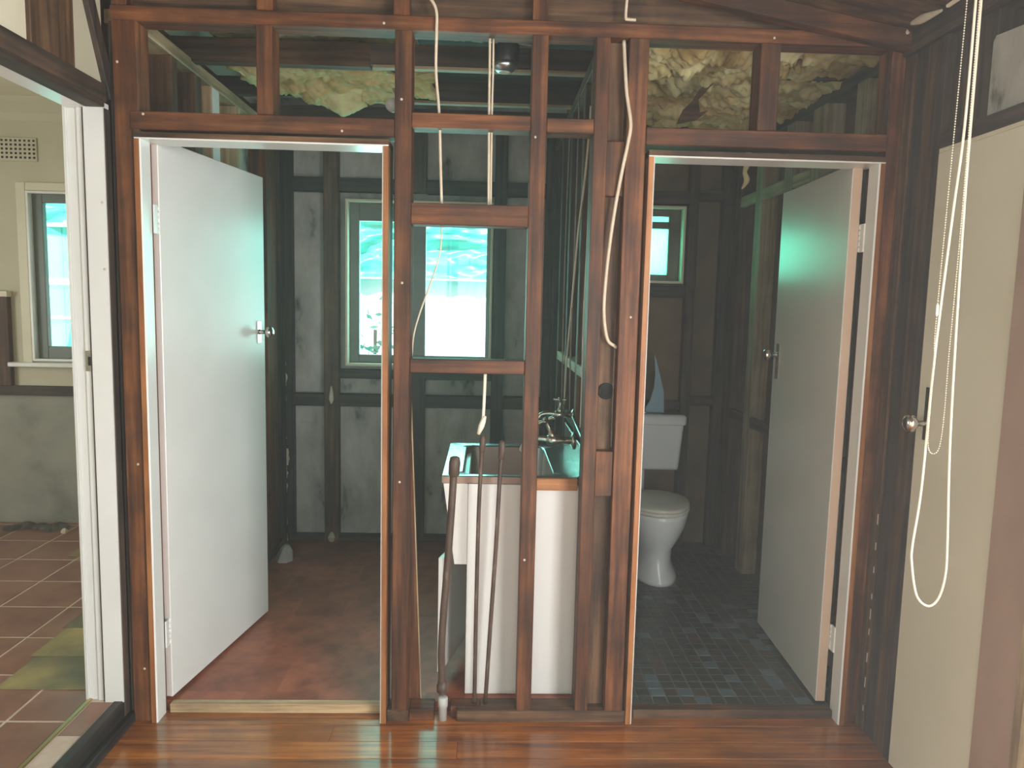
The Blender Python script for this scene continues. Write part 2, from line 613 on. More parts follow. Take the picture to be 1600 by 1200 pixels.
lf = root('floor_laundry', (-0.4, 1.0, 0), 'mottled terracotta red vinyl floor of the laundry', 'floor', 'structure')
box('vinyl_sheet', lf, 'red_vinyl', -1.34, 0.46, 0.088, 2.06, -0.06, LF, 0)

tf = root('floor_toilet', (1.0, 1.0, 0), 'dark grey mosaic tiled floor of the toilet', 'floor', 'structure')
box('grout_bed', tf, 'dark_grout', 0.46, 1.6, 0.075, 2.06, -0.06, LF - 0.0025, 0)
pitch_t = 0.056
cells = []
nx_, ny_ = 20, 34
for j in range(ny_):
    for i in range(nx_):
        x0 = 0.50 + i * pitch_t
        y0 = 0.078 + j * pitch_t
        if x0 > 1.5:
            continue
        vis = x0 > 0.54 + 0.19 * y0 and x0 < 1.37 + 0.08 * y0
        cells.append((0 if vis else 1, j, i, x0, y0))
cells.sort()
tile_mesh = {}


def tile_data(key, mat, w, d, h):
    if key not in tile_mesh:
        o = box('tile_source', None, mat, -w / 2, w / 2, -d / 2, d / 2, -h / 2, h / 2, 0.0015)
        tile_mesh[key] = o.data
        bpy.data.objects.remove(o)
    return tile_mesh[key]


restv, restf = [], []
for n, (vis, j, i, x0, y0) in enumerate(cells):
    q = random.random()
    mk = 'mosaic_blue' if q < 0.09 else 'mosaic_brown' if q < 0.22 else 'mosaic_dark'
    if n < 290:
        o = bpy.data.objects.new('mosaic_tile', tile_data(mk, mk, pitch_t - 0.005, pitch_t - 0.005, 0.008))
        o.location = Vector((x0 + pitch_t / 2, y0 + pitch_t / 2, LF - 0.0035 + random.uniform(-0.0004, 0.0004))) - wloc(tf)
        link(o, tf)
    else:
        k = len(restv)
        e = 0.0025
        x1, y1 = x0 + pitch_t - e, y0 + pitch_t - e
        restv += [(x0 + e, y0 + e, LF - 0.006), (x1, y0 + e, LF - 0.006), (x1, y1, LF - 0.006), (x0 + e, y1, LF - 0.006),
                  (x0 + e, y0 + e, LF + 0.0005), (x1, y0 + e, LF + 0.0005), (x1, y1, LF + 0.0005), (x0 + e, y1, LF + 0.0005)]
        restf += [tuple(k + t for t in fc) for fc in BOXF]
tag(finish('mosaic_tiles', restv, restf, 'mosaic_dark', tf), kind='stuff')

kf = root('floor_kitchen', (-2.3, 0.8, 0), 'terracotta tiled kitchen floor one step up', 'floor', 'structure')
box('grout_bed', kf, 'grout', -4.3, -1.31, -1.8, 2.10, -0.06, KF - 0.0015, 0)
tx, ty, tp = -1.606, -0.154, 0.313
for i in range(-1, 8):
    for j in range(-5, 8):
        x1 = tx - i * tp
        x0 = x1 - tp
        y0 = ty + j * tp
        y1 = min(y0 + tp, 2.09)
        x1c = min(x1, -1.405)
        if x1c - x0 < 0.02 or y1 - y0 < 0.02 or x0 < -4.35:
            continue
        box('floor_tile', kf, 'terracotta', x0 + 0.0045, x1c - 0.0045, y0 + 0.0045, y1 - 0.0045, KF - 0.012, KF + random.uniform(-0.0006, 0.0006), 0.0015)
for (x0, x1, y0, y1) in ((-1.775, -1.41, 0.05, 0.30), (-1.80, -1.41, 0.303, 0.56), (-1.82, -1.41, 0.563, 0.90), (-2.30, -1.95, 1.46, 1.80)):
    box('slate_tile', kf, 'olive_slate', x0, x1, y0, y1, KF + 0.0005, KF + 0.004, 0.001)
box('brass_strip', kf, 'brass', -1.407, -1.392, -1.5, 0.0, KF - 0.01, KF + 0.004, 0.0015)
for k, (y0, y1) in enumerate(((-1.2, -0.55), (-0.547, -0.24), (-0.238, -0.03))):
    box('edge_tile', kf, 'terracotta' if k == 2 else 'grout', -1.389, -1.312, y0, y1, KF - 0.012, KF - 0.001, 0.001)
timber('step_riser', kf, 'blackened', -1.309, -1.272, -1.45, 0.02, -0.02, KF + 0.004, 0.004)
timber('step_nosing', kf, 'blackened', -1.272, -1.248, -1.45, 0.02, -0.02, 0.035, 0.004)

# thresholds
o = timber('trim_1', None, 'pale_timber', -1.15, -0.36, 0.058, 0.092, -0.01, LF + 0.003)
tag(o, 'worn pale timber threshold strip below the laundry door', 'threshold', 'structure')
o = timber('trim_2', None, 'brown_timber', 0.575, 1.335, 0.03, 0.076, -0.01, LF + 0.003)
tag(o, 'brown timber threshold strip in front of the toilet mosaic', 'threshold', 'structure')

# ------------------------------------------------------------------ PARTITION FRAME
pa = root('wall_partition', (0.05, 0.045, 0), 'exposed red-brown hardwood stud frame between hall and wet rooms', 'stud wall', 'structure')
T = 0.09
timber('top_plate', pa, 'hardwood', -1.255, 1.41, 0, T, 2.434, 2.48)
timber('stud', pa, 'hardwood', -1.252, -1.172, 0, T, 0, 2.434)
timber('stud', pa, 'dark_timber', -1.268, -1.2525, 0.012, T, 0, 2.434)
timber('stud', pa, 'hardwood', -0.325, -0.268, 0, T, 0.0455, 2.434)
timber('stud', pa, 'hardwood', 0.134, 0.188, 0, T, 0.045, 2.434)
timber('stud', pa, 'hardwood', 0.349, 0.396, 0, T, 0.045, 2.434)
timber('stud', pa, 'hardwood', 0.4605, 0.5275, 0, T, 0.045, 2.434)
timber('stud', pa, 'brown_timber', 0.397, 0.46, 0.05, 0.14, 0.045, 2.434)
timber('stud', pa, 'hardwood', 1.362, 1.41, 0, T, 0, 2.434)
timber('stud', pa, 'hardwood', 1.412, 1.455, 0.006, T, 0, 2.434)
timber('jack_stud', pa, 'hardwood', -0.783, -0.730, 0, T, 2.1465, 2.434)
timber('jack_stud', pa, 'hardwood', 0.909, 0.976, 0, T, 2.1465, 2.434)
timber('lintel', pa, 'hardwood', -1.2, -0.3255, -0.004, 0.08, 2.086, 2.145)
timber('lintel', pa, 'hardwood', 0.528, 1.3615, -0.004, 0.08, 2.088, 2.145)
for x0, x1, z0, z1, y0 in ((-0.2675, 0.1335, 2.122, 2.17, 0), (0.1885, 0.3485, 2.118, 2.166, 0.0), (-0.2675, 0.1335, 1.80, 1.872, 0.0), (-0.2675, 0.1335, 1.29, 1.339, 0.004)):
    timber('noggin', pa, 'hardwood', x0, x1, y0, T - 0.005, z0, z1)
timber('noggin', pa, 'hardwood', 0.3965, 0.46, 0.012, 0.049, 0.855, 1.02)
timber('noggin', pa, 'hardwood', 0.3965, 0.46, 0.02, 0.049, 1.915, 2.10)
timber('noggin', pa, 'pale_timber', 0.49, 0.503, 0.0905, 0.12, 1.4, 2.43)
# upper studs and bearer above the plate
for x0, x1 in ((-0.78, -0.727), (-0.332, -0.278), (0.131, 0.182), (-1.25, -1.2)):
    timber('jack_stud', pa, 'hardwood', x0, x1, -0.002, 0.05, 2.4805, 2.78)
timber('bearer', pa, 'brown_timber', -1.25, 1.41, 0.052, 0.09, 2.4805, 2.78)
# bottom plate, broken around the waste pipe
timber('bottom_plate', pa, 'brown_timber', -0.342, -0.262, 0, T, 0, 0.045)
timber('bottom_plate', pa, 'hardwood', -0.2615, -0.17, 0.01, T, 0, 0.042)
timber('bottom_plate', pa, 'hardwood', -0.11, -0.001, 0.03, T, 0, 0.044)
timber('bottom_plate', pa, 'brown_timber', -0.085, 0.56, 0, 0.028, 0, 0.046)
timber('bottom_plate', pa, 'brown_timber', 0.0, 0.56, 0.0285, T, 0, 0.045)
# tapered packing board on the laundry face of the left stud
prism('packing_board', pa, [(-0.33, 0.0), (-0.226, 0.03), (-0.275, 1.235), (-0.33, 1.235)], 'y', 0.0905, 0.108, 'hardwood_z', bev=0.002)
prism('packing_edge', pa, [(-0.2262, 0.03), (-0.2225, 0.03), (-0.272, 1.235), (-0.2752, 1.235)], 'y', 0.0903, 0.107, 'pale_timber_z')
lathe('knot', pa, 'hole', (0.431, 0.05, 1.233), (0, -1, 0), [(0.03, 0), (0.03, 0.006), (0.022, 0.007), (0.02, 0.002)], 16)
for q in ((-1.236, 2.30), (-1.155, 2.135), (-0.362, 2.452), (-0.302, 2.21), (0.15, 2.10), (0.15, 0.62), (-0.30, 0.9), (-0.296, 1.6), (0.50, 1.5), (0.95, 2.45), (-1.21, 0.95), (-1.21, 0.2), (-0.5, 2.10)):
    nail(pa, q[0], -0.0005 if q[1] < 2.08 or q[1] > 2.15 else -0.0045, q[1])


def jamb_set(par, xl, xr, zh, top=0.022, t=0.022, y0=-0.012, y1=0.105):
    """lining of an opening: painted faces inside, bare timber on the front edges"""
    # materials: 0 paint, 1 bare wood, 2 dark unpainted rebate, gap shade put into its colour
    e = 0.0045
    # left post: inner face at xl
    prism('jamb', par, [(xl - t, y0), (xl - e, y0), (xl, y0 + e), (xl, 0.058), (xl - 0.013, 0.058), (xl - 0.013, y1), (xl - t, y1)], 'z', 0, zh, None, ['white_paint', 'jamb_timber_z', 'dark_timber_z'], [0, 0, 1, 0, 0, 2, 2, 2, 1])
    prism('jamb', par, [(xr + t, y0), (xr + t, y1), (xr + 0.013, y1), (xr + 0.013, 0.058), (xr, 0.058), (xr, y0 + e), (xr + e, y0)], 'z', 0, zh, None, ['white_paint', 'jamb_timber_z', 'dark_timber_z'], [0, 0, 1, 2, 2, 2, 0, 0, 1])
    prism('jamb_head', par, [(y0 + e, zh), (y1, zh), (y1, zh + top), (y0, zh + top), (y0, zh + e)], 'x', xl - t, xr + t, None, ['white_paint', 'brown_timber_x'], [1, 1, 0, 1, 1, 1, 0])


def butt_hinge(par, x, y, z, dx):
    """leaf plates and a five knuckle barrel"""
    o = box('hinge', par, 'white_paint', x - 0.003, x + 0.003, y - 0.03, y, z - 0.05, z + 0.05, 0.001)
    for k in range(5):
        lathe('knuckle', o, 'white_paint', (x, y, z - 0.05 + 0.02 * k + 0.001), (0, 0, 1), [(0.0065, 0), (0.0065, 0.018)], 10)
    return o


def door_leaf(par, hinge, length, ang, z0, z1, side, knob_z, paint, plate=(0.05, 0.05), edge='white_paint'):
    """leaf modelled in its own frame: u along the leaf from the hinge, w its thickness; side = face that carries the visible knob"""
    th = 0.036
    hinge = Vector(hinge)
    me_v = []
    for u, w_, z in ((0, 0, z0), (length, 0, z0), (length, th, z0), (0, th, z0), (0, 0, z1), (length, 0, z1), (length, th, z1), (0, th, z1)):
        me_v.append((u, w_, z))
    o = finish('leaf', me_v, BOXF, None, None, origin=(0, 0, 0), mats=[paint, edge])
    bevel_obj(o, 0.002)
    for p in o.data.polygons:
        p.material_index = 1 if p.normal.x < -0.9 else 0
    o.parent = par
    o.location = hinge - wloc(par)
    o.rotation_euler.z = ang
    objs = []
    for face, sgn in ((0.0, -1), (th, 1)):
        ku = length - 0.06
        p = box('handle_plate', None, 'chrome', ku - 0.019, ku + 0.019, min(face, face + sgn * 0.004), max(face, face + sgn * 0.004), knob_z - plate[0], knob_z + plate[1], 0.0018)
        kn = lathe('knob', None, 'chrome', (ku, face, knob_z), (0, sgn, 0), [(0.012, 0.004), (0.0095, 0.012), (0.009, 0.03), (0.017, 0.036), (0.0245, 0.045), (0.026, 0.055), (0.022, 0.064), (0.012, 0.068)], 20)
        objs += [p, kn]
    for q in objs:
        q.parent = o
    return o


# ------------------------------------------------------------------ DOOR 1 (laundry) and DOOR 2 (toilet)
d1 = root('door_1', (-0.765, 0.045, 0), 'white flush laundry door standing open inside its painted jamb', 'door', 'structure')
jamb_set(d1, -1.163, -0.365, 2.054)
door_leaf(d1, (-1.150, 0.086, 0), 0.79, math.radians(80.8), 0.045, 2.078, 0, 1.385, 'white_paint', edge='pink_primer')
for z in (1.80, 0.30):
    butt_hinge(d1, -1.157, 0.088, z, 1)

d2 = root('door_2', (0.95, 0.045, 0), 'white flush toilet door standing open against the right', 'door', 'structure')
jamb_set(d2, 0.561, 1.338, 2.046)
door_leaf(d2, (1.328, 0.080, 0), 0.712, math.radians(87.2), 0.042, 2.062, 1, 1.335, 'white_paint', (0.11, 0.05), 'peach_primer')
for z in (1.80, 0.30):
    butt_hinge(d2, 1.336, 0.084, z, -1)

# ------------------------------------------------------------------ LEFT WALL of the hall with the kitchen opening
wl = root('wall_left', (-1.3, -0.6, 0), 'hall wall with bare studs above the kitchen opening', 'wall', 'structure')
timber('lintel', wl, 'dark_timber', -1.335, -1.268, -1.6, -0.012, 2.165, 2.222)
timber('lintel', wl, 'dark_timber', -1.330, -1.266, -1.6, -0.03, 2.146, 2.1645)
timber('stud', wl, 'brown_timber', -1.345, -1.272, -0.405, -0.185, 2.2225, 2.9)
timber('stud', wl, 'brown_timber', -1.345, -1.272, -1.2, -1.1, 2.2225, 2.9)
beam('brace', wl, 'dark_timber_z', (-1.278, -0.16, 2.62), (-1.278, 0.035, 2.19), 0.05, 0.022, (1, 0, 0))
box('panel', wl, 'cream_paint', -1.292, -1.284, -1.0995, -0.4055, 2.2225, 2.9, 0)
box('panel', wl, 'kitchen_wall', -1.292, -1.284, -0.1845, 0.0, 2.2225, 2.9, 0)
timber('stud', wl, 'dark_timber', -1.345, -1.2695, -0.027, 0.011, 0, 2.146)
wall_with_hole('wall_board', wl, 'cream_paint', 'x', -1.40, -1.362, -4.5, -1.45, -0.1, 2.9, [])
box('wall_board', wl, 'hardboard', -1.40, -1.362, -1.45, 0.0, 2.225, 2.9, 0)

o = tr = root('trim_3', (-1.34, -0.5, KF), 'white painted lining of the kitchen doorway', 'door frame', 'structure')
prism('jamb', tr, [(-1.272, -0.033), (-1.336, -0.033), (-1.339, -0.018), (-1.366, -0.018), (-1.369, -0.012), (-1.40, -0.012), (-1.40, 0.012), (-1.272, 0.012)], 'z', KF, 2.146, 'white_paint')
box('jamb', tr, 'white_paint', -1.40, -1.272, -1.45, -1.43, 0, 2.146, 0.002)
box('jamb_head', tr, 'white_paint', -1.40, -1.274, -1.45, 0.012, 2.1465, 2.1645, 0.002)
prism('architrave', tr, [(-1.401, 0.07), (-1.401, -0.02), (-1.412, -0.016), (-1.42, 0.0), (-1.42, 0.07)], 'z', KF, 2.2, 'white_paint')
sp = box('strike_plate', tr, 'steel', -1.365, -1.34, -0.022, -0.017, 1.275, 1.345, 0.001)
box('latch_hole', sp, 'hole', -1.356, -1.347, -0.0225, -0.0215, 1.295, 1.325, 0)
for z in (1.62, 1.84):
    nail(tr, -1.283, -0.0335, z)

# ------------------------------------------------------------------ RIGHT WALL of the hall with the cupboard door
wr = root('wall_right', (1.45, -0.6, 0), 'dark timber framed hall wall beside the cupboard door', 'wall', 'structure')
timber('stud', wr, 'brown_timber', 1.408, 1.50, -0.055, -0.001, 0, 2.40)
timber('stud', wr, 'dark_timber', 1.414, 1.50, -0.125, -0.058, 0, 2.40)
timber('stud', wr, 'brown_timber', 1.410, 1.50, -0.196, -0.128, 0, 2.40)
timber('stud', wr, 'dark_timber', 1.405, 1.50, -0.238, -0.199, 0, 2.40)
timber('top_plate', wr, 'dark_timber', 1.395, 1.50, -3.2, -0.001, 2.40, 2.50)
timber('lintel', wr, 'dark_timber', 1.402, 1.50, -0.70, -0.2385, 2.05, 2.098)
prism('panel', wr, [(-0.435, 2.098), (-1.6, 2.098), (-1.6, 2.34), (-0.80, 2.34), (-0.62, 2.335), (-0.56, 2.31), (-0.50, 2.315), (-0.445, 2.32), (-0.435, 2.305)], 'x', 1.418, 1.428, 'fibro')
timber('stud', wr, 'dark_timber', 1.43, 1.50, -0.434, -0.24, 2.0985, 2.40)
box('stud', wr, 'pink_board', 1.392, 1.50, -0.80, -0.645, 0, 2.10, 0.003)
timber('stud', wr, 'pale_timber', 1.385, 1.50, -0.835, -0.802, 0, 2.10)
wall_with_hole('wall_board', wr, 'beige_paint', 'x', 1.405, 1.44, -4.5, -0.84, -0.1, 2.3, [(-3.4, -1.5, 0.3, 2.28)])
wall_with_hole('backing', wr, 'hardboard', 'x', 1.505, 1.54, -4.5, 0.0, -0.1, 2.9, [(-3.4, -1.5, 0.3, 2.28)])
wf = root('window_5', (1.47, -2.45, 0.3), 'wide window in the hall wall beside the photographer', 'window', 'structure')
for a in ((-3.4, -3.35), (-2.475, -2.425), (-1.55, -1.5)):
    box('window_frame', wf, 'white_paint', 1.445, 1.50, a[0], a[1], 0.3, 2.28, 0.002)
for a in ((0.3, 0.35), (2.23, 2.28)):
    box('window_frame', wf, 'white_paint', 1.445, 1.50, -3.35, -1.55, a[0], a[1], 0.002)
# chipped paint along the corner stud
for k in range(9):
    z = 0.10 + k * 0.085 + random.uniform(-0.02, 0.02)
    box('paint_chip', wr, 'plaster', 1.4065, 1.4085, -0.052, -0.048, z, z + random.uniform(0.02, 0.05), 0)

d3 = root('door_3', (1.41, -0.44, 0), 'beige painted narrow cupboard door with a chrome knob', 'door', 'structure')
box('leaf', d3, 'beige_paint', 1.400, 1.436, -0.640, -0.246, 0.006, 2.036, 0.002)
box('door_stop', d3, 'cream_paint', 1.402, 1.438, -0.70, -0.2445, 2.0365, 2.049, 0.001)
hp = box('handle_plate', d3, 'chrome', 1.3955, 1.3998, -0.322, -0.29, 1.135, 1.305, 0.0015)
lathe('knob', d3, 'chrome', (1.3955, -0.306, 1.19), (-1, 0, 0), [(0.011, 0), (0.009, 0.012), (0.009, 0.028), (0.018, 0.034), (0.027, 0.044), (0.029, 0.055), (0.024, 0.066), (0.012, 0.071)], 22)

# ------------------------------------------------------------------ HALL ceiling and the wall behind the camera
ce = root('ceiling', (0, -2, 2.8), 'dark bare ceiling boards of the hall', 'ceiling', 'structure')
for k in range(30):
    timber('ceiling_board', ce, 'brown_timber', -1.36, 1.52, -4.5 + k * 0.15, -4.353 + k * 0.15, 2.80, 2.82, 0.002)
# raking beam and lining board that run down to the right above the partition
prism('raking_beam', ce, [(0.36, 2.60), (1.41, 2.41), (1.41, 2.47), (0.36, 2.665)], 'y', -0.05, -0.005, 'hardwood_x', bev=0.002)
v = [(0.36, -0.05, 2.665), (1.41, -0.05, 2.47), (1.41, -1.6, 2.60), (0.36, -1.6, 2.78)]
v += [(a, b_, c + 0.02) for a, b_, c in v]
finish('lining_board', v, BOXF, 'brown_timber_x', ce)
wb = root('wall_rear', (0, -4.5, 0), 'hall wall behind the photographer with an opening added for fill light', 'wall', 'structure')
wall_with_hole('wall_board', wb, 'cream_paint', 'y', -4.56, -4.5, -1.4, 1.54, -0.1, 2.9, [(-1.35, 0.95, 0.22, 2.28)])  # opening added for the rear fill lamp
wf = root('window_4', (-0.2, -4.53, 0.22), 'added window frame behind the photographer for the rear fill light', 'window', 'structure')
for a in ((-1.35, -1.30), (-0.225, -0.175), (0.90, 0.95)):
    box('window_frame', wf, 'white_paint', a[0], a[1], -4.55, -4.51, 0.22, 2.28, 0.002)
for a in ((0.22, 0.27), (2.23, 2.28)):
    box('window_frame', wf, 'white_paint', -1.30, 0.90, -4.55, -4.51, a[0], a[1], 0.002)

# plaster scraps hanging from the ceiling corner
for k, pts in enumerate(([(1.37, -0.02, 2.50), (1.36, -0.05, 2.53), (1.36, -0.10, 2.50), (1.355, -0.14, 2.515)],
                         [(1.385, 0.0, 2.49), (1.37, -0.03, 2.485), (1.38, -0.055, 2.46)],
                         [(1.36, -0.10, 2.475), (1.37, -0.18, 2.468), (1.372, -0.25, 2.46)])):
    o = tube('plaster_scrap', None, 'plaster', pts, [0.006, 0.016, 0.010, 0.004], 7, 5, 0.5)
    tag(o, ('ragged plaster scrap on the ceiling edge, highest of three', 'small crumbling plaster scrap above the toilet door corner',
            'pale plaster strip pointing towards the blind cords')[k], 'plaster', group='plaster scraps in the ceiling corner')
o = beam('batten', None, 'cord_cream', (1.375, -0.27, 2.464), (1.378, -0.36, 2.468), 0.012, 0.01)
tag(o, 'bright cream batten end beside the top of the bead chain', 'batten')

# ------------------------------------------------------------------ LAUNDRY
ll = root('wall_laundry_left', (-1.26, 1.0, 0), 'left laundry wall of bare studs behind the open door', 'wall', 'structure')
box('sheet', ll, 'hardboard', -1.34, -1.325, 0.09, 2.05, LF, 2.6, 0)
timber('top_plate', ll, 'pale_timber', -1.32, -1.222, 0.091, 1.955, 2.452, 2.50)
timber('bottom_plate', ll, 'dark_timber', -1.32, -1.225, 0.11, 1.955, LF, LF + 0.045)
for y0, y1, kd in ((0.091, 0.16, 'brown_timber'), (0.40, 0.455, 'brown_timber'), (0.62, 0.70, 'brown_timber'), (1.13, 1.19, 'pale_timber'), (1.60, 1.78, 'hardwood'), (1.86, 1.955, 'dark_timber')):
    timber('stud', ll, kd, -1.3245, -1.225, y0, y1, LF + 0.0455, 2.4515)
timber('stud', ll, 'pale_timber', -1.3245, -1.222, 0.80, 0.80 + 0.012, LF + 0.0455, 2.4515)
box('stud', ll, 'white_paint', -1.3245, -1.223, 0.814, 0.90, LF + 0.0455, 2.4515, 0.002)
box('sheet', ll, 'fibro', -1.3245, -1.315, 1.20, 1.59, LF + 0.05, 2.45, 0)

lb = root('wall_laundry_back', (-0.4, 2.0, 0), 'rear laundry wall of grey cement sheet between dark studs', 'wall', 'structure')
WX0, WX1, WZ0, WZ1 = -0.862, 0.025, 1.14, 2.14
wall_with_hole('cladding', lb, 'fibro', 'y', 2.06, 2.075, -1.36, 0.46, -0.1, 2.85, [(WX0, WX1, WZ0, WZ1)])
for x0, x1, z0, z1 in ((-1.185, -0.995, LF, 0.885), (-0.907, -0.47, LF, 0.885), (-0.38, 0.03, LF, 0.885), (0.105, 0.39, LF, 0.885), (-1.185, -0.995, 0.965, 2.18),
                       (-1.185, -0.995, 2.27, 2.6), (-0.907, -0.47, 2.27, 2.6), (-0.38, 0.03, 2.27, 2.6), (0.105, 0.34, 2.27, 2.6), (0.105, 0.34, 0.965, 2.18), (-0.907, -0.47, 0.965, 1.06)):
    box('cement_sheet', lb, 'fibro', x0 - 0.01, x1 + 0.01, 2.03, 2.0595, z0, z1, 0)
for x0, x1, z0, z1 in ((-1.325, -1.185, LF, 2.62), (-0.995, -0.907, LF, 2.62), (0.03, 0.105, LF, 2.62), (0.34, 0.42, LF, 2.62)):
    timber('stud', lb, 'brown_timber' if x0 == -0.995 else 'dark_timber', x0, x1, BW, 2.0295, z0, z1)
timber('stud', lb, 'dark_timber', -0.47, -0.38, BW, 2.0295, LF, 1.075)
timber('stud', lb, 'dark_timber', -0.47, -0.38, BW, 2.0295, 2.19, 2.62)
for x0, x1 in ((-1.1845, -0.9955), (-0.9065, -0.4705), (-0.3795, 0.0295), (0.1055, 0.3395)):
    timber('noggin', lb, 'dark_timber', x0, x1, BW + 0.004, 2.0295, 0.885, 0.96)
    timber('noggin', lb, 'dark_timber', x0, x1, BW + 0.004, 2.0295, 2.185, 2.265)
    timber('bottom_plate', lb, 'dark_timber', x0, x1, BW + 0.002, 2.0295, LF, LF + 0.035)
timber('sill_trimmer', lb, 'dark_timber', -0.9065, 0.0295, BW + 0.003, 2.0295, 1.06, 1.115)
# flaking mortar on the corner stud
for k in range(12):
    z = LF + 0.02 + k * 0.1 + random.uniform(-0.03, 0.03)
    p = (-1.235 + random.uniform(-0.015, 0.015), BW - 0.002, z)
    hgt = random.uniform(0.03, 0.06) if k not in (0, 1, 9) else 0.085
    out_ = []
    for sd in (-1, 1):
        for q in range(6):
            t = -1 + 2 * q / 5
            out_.append((p[0] + sd * random.uniform(0.003, 0.016) * (1.05 - abs(t) * 0.6), z + hgt * t * sd))
    prism('mortar_fleck', lb, out_, 'y', BW - 0.006, BW - 0.0005, 'plaster')
lathe('mortar_fleck', lb, 'plaster', (-0.95, BW - 0.004, LF + 0.03), (0, 0, 1), [(0.014, -0.03), (0.024, -0.005), (0.016, 0.015), (0.004, 0.03)], 6, False)
lathe('mortar_fleck', lb, 'plaster', (-0.95, BW - 0.003, 0.95), (0, 0, 1), [(0.004, -0.05), (0.016, -0.02), (0.012, 0.02), (0.004, 0.06)], 8)


def window(name, label, x0, x1, y0, y1, z0, z1, liner, sash, gl, panes, bars):
    """liner = painted reveal, sash frame behind it, panes and bars given in absolute coordinates"""
    w = root(name, ((x0 + x1) / 2, y0, z0), label, 'window', 'structure')
    t = 0.014
    box('reveal', w, liner, x0, x0 + t, y0, y1, z0, z1, 0.001)
    box('reveal', w, liner, x1 - t, x1, y0, y1, z0, z1, 0.001)
    box('reveal', w, liner, x0 + t, x1 - t, y0, y1, z1 - t, z1, 0.001)
    box('reveal', w, liner, x0 + t, x1 - t, y0, y1, z0, z0 + t, 0.001)
    for b_ in bars:
        box('sash', w, sash, b_[0], b_[1], y1 - 0.05, y1 - 0.008, b_[2], b_[3], 0.003)
    for p in panes:
        box('pane', w, gl, p[0], p[1], y1 - 0.03, y1 - 0.027, p[2], p[3], 0)
    return w


yw0, yw1 = BW - 0.012, 2.07
gx0, gx1, gz0, gz1 = -0.79, -0.012, 1.205, 2.02
window('window_1', 'large sliding laundry window with grey sashes and bright glass', WX0, WX1, yw0, yw1, WZ0, WZ1, 'cream_paint', 'sash_grey', 'clear_glass',
       [(gx0 - 0.01, -0.45, gz0 - 0.01, gz1 + 0.01), (-0.40, gx1 + 0.01, gz0 - 0.01, gz1 + 0.01)],
       [(WX0 + 0.014, gx0, WZ0 + 0.014, WZ1 - 0.014), (gx1, WX1 - 0.014, WZ0 + 0.014, WZ1 - 0.014), (gx0, gx1, WZ0 + 0.014, gz0), (gx0, gx1, gz1, WZ1 - 0.014), (-0.465, -0.385, gz0, gz1)])

dw = root('wall_laundry_right', (0.42, 1.0, 0), 'dividing stud wall between laundry and toilet', 'wall', 'structure')
box('sheet', dw, 'hardboard', 0.445, 0.458, 0.142, 2.05, LF, 2.62, 0)
for y0, y1 in ((0.145, 0.21), (0.55, 0.61), (1.0, 1.06), (1.42, 1.48), (1.88, 1.955)):
    timber('stud', dw, 'brown_timber' if y0 < 0.6 else 'dark_timber', 0.385, 0.4445, y0, y1, LF, 2.44)
timber('top_plate', dw, 'brown_timber', 0.385, 0.4445, 0.145, 1.955, 2.4405, 2.49)
for y0, y1 in ((0.211, 0.549), (0.611, 0.999), (1.061, 1.419)):
    timber('noggin', dw, 'pale_timber', 0.383, 0.4445, y0, y1, 1.245, 1.29)
    timber('noggin', dw, 'dark_timber', 0.388, 0.4445, y0, y1, 0.99, 1.03)

# ------------------------------------------------------------------ LAUNDRY / TOILET ceiling framing
cl = root('ceiling_laundry', (0, 1.0, 2.5), 'open ceiling joists over laundry and toilet', 'ceiling', 'structure')
for k, yj in enumerate((0.59, 1.11, 1.60)):
    timber('joist', cl, 'dark_timber', -1.32, 1.52, yj, yj + 0.045, 2.501, 2.585)
timber('joist', cl, 'brown_timber', -1.32, -0.50, 0.586, 0.64, 2.50 - 0.012, 2.585)
for k, yj in enumerate((0.588, 1.108)):
    timber('batten', cl, 'pale_timber', -0.49 if k == 0 else -0.62, 0.43, yj, yj + 0.04, 2.488, 2.5005)
beam('batten', cl, 'pale_timber_x', (-0.25, 0.36, 2.58), (0.0, 0.50, 2.63), 0.03, 0.02)
for k in range(14):
    timber('roof_board', cl, 'dark_timber', -1.36, 1.6, 0.09 + k * 0.145, 0.233 + k * 0.145, 2.78, 2.80, 0.002)
ro = root('roof', (0, 0, 2.9), 'roof over the whole house', 'roof', 'structure')
box('roof_sheet', ro, 'roof_dark', -4.6, 1.9, -4.8, 2.55, 2.92, 2.96, 0)

# ------------------------------------------------------------------ TOILET ROOM walls
tb = root('wall_toilet_back', (1.0, 2.0, 0), 'rear toilet wall of brown cement sheet and dark studs', 'wall', 'structure')
TX0, TX1, TZ0, TZ1 = 0.74, 1.195, 1.685, 2.15
wall_with_hole('cladding', tb, 'fibro_brown', 'y', 2.06, 2.075, 0.46, 1.62, -0.1, 2.85, [(TX0, TX1, TZ0, TZ1)])
wall_with_hole('cement_sheet', tb, 'fibro_brown', 'y', 2.02, 2.0595, 0.46, 1.5, LF, 2.6, [(TX0, TX1, TZ0, TZ1)])
for x0, x1, z0, z1 in ((1.215, 1.275, LF, 2.62), (0.46, 0.52, LF, 2.62), (1.42, 1.50, LF, 2.62)):
    timber('stud', tb, 'dark_timber', x0, x1, BW, 2.0195, z0, z1)
for x0, x1, z0, z1 in ((0.5205, 1.2145, 1.60, 1.67), (0.5205, 1.2145, 2.165, 2.24), (0.5205, 1.2145, 0.90, 0.96), (1.2755, 1.4195, 0.93, 0.99), (1.2755, 1.4195, 2.19, 2.25)):
    timber('noggin', tb, 'dark_timber', x0, x1, BW + 0.004, 2.0195, z0, z1)
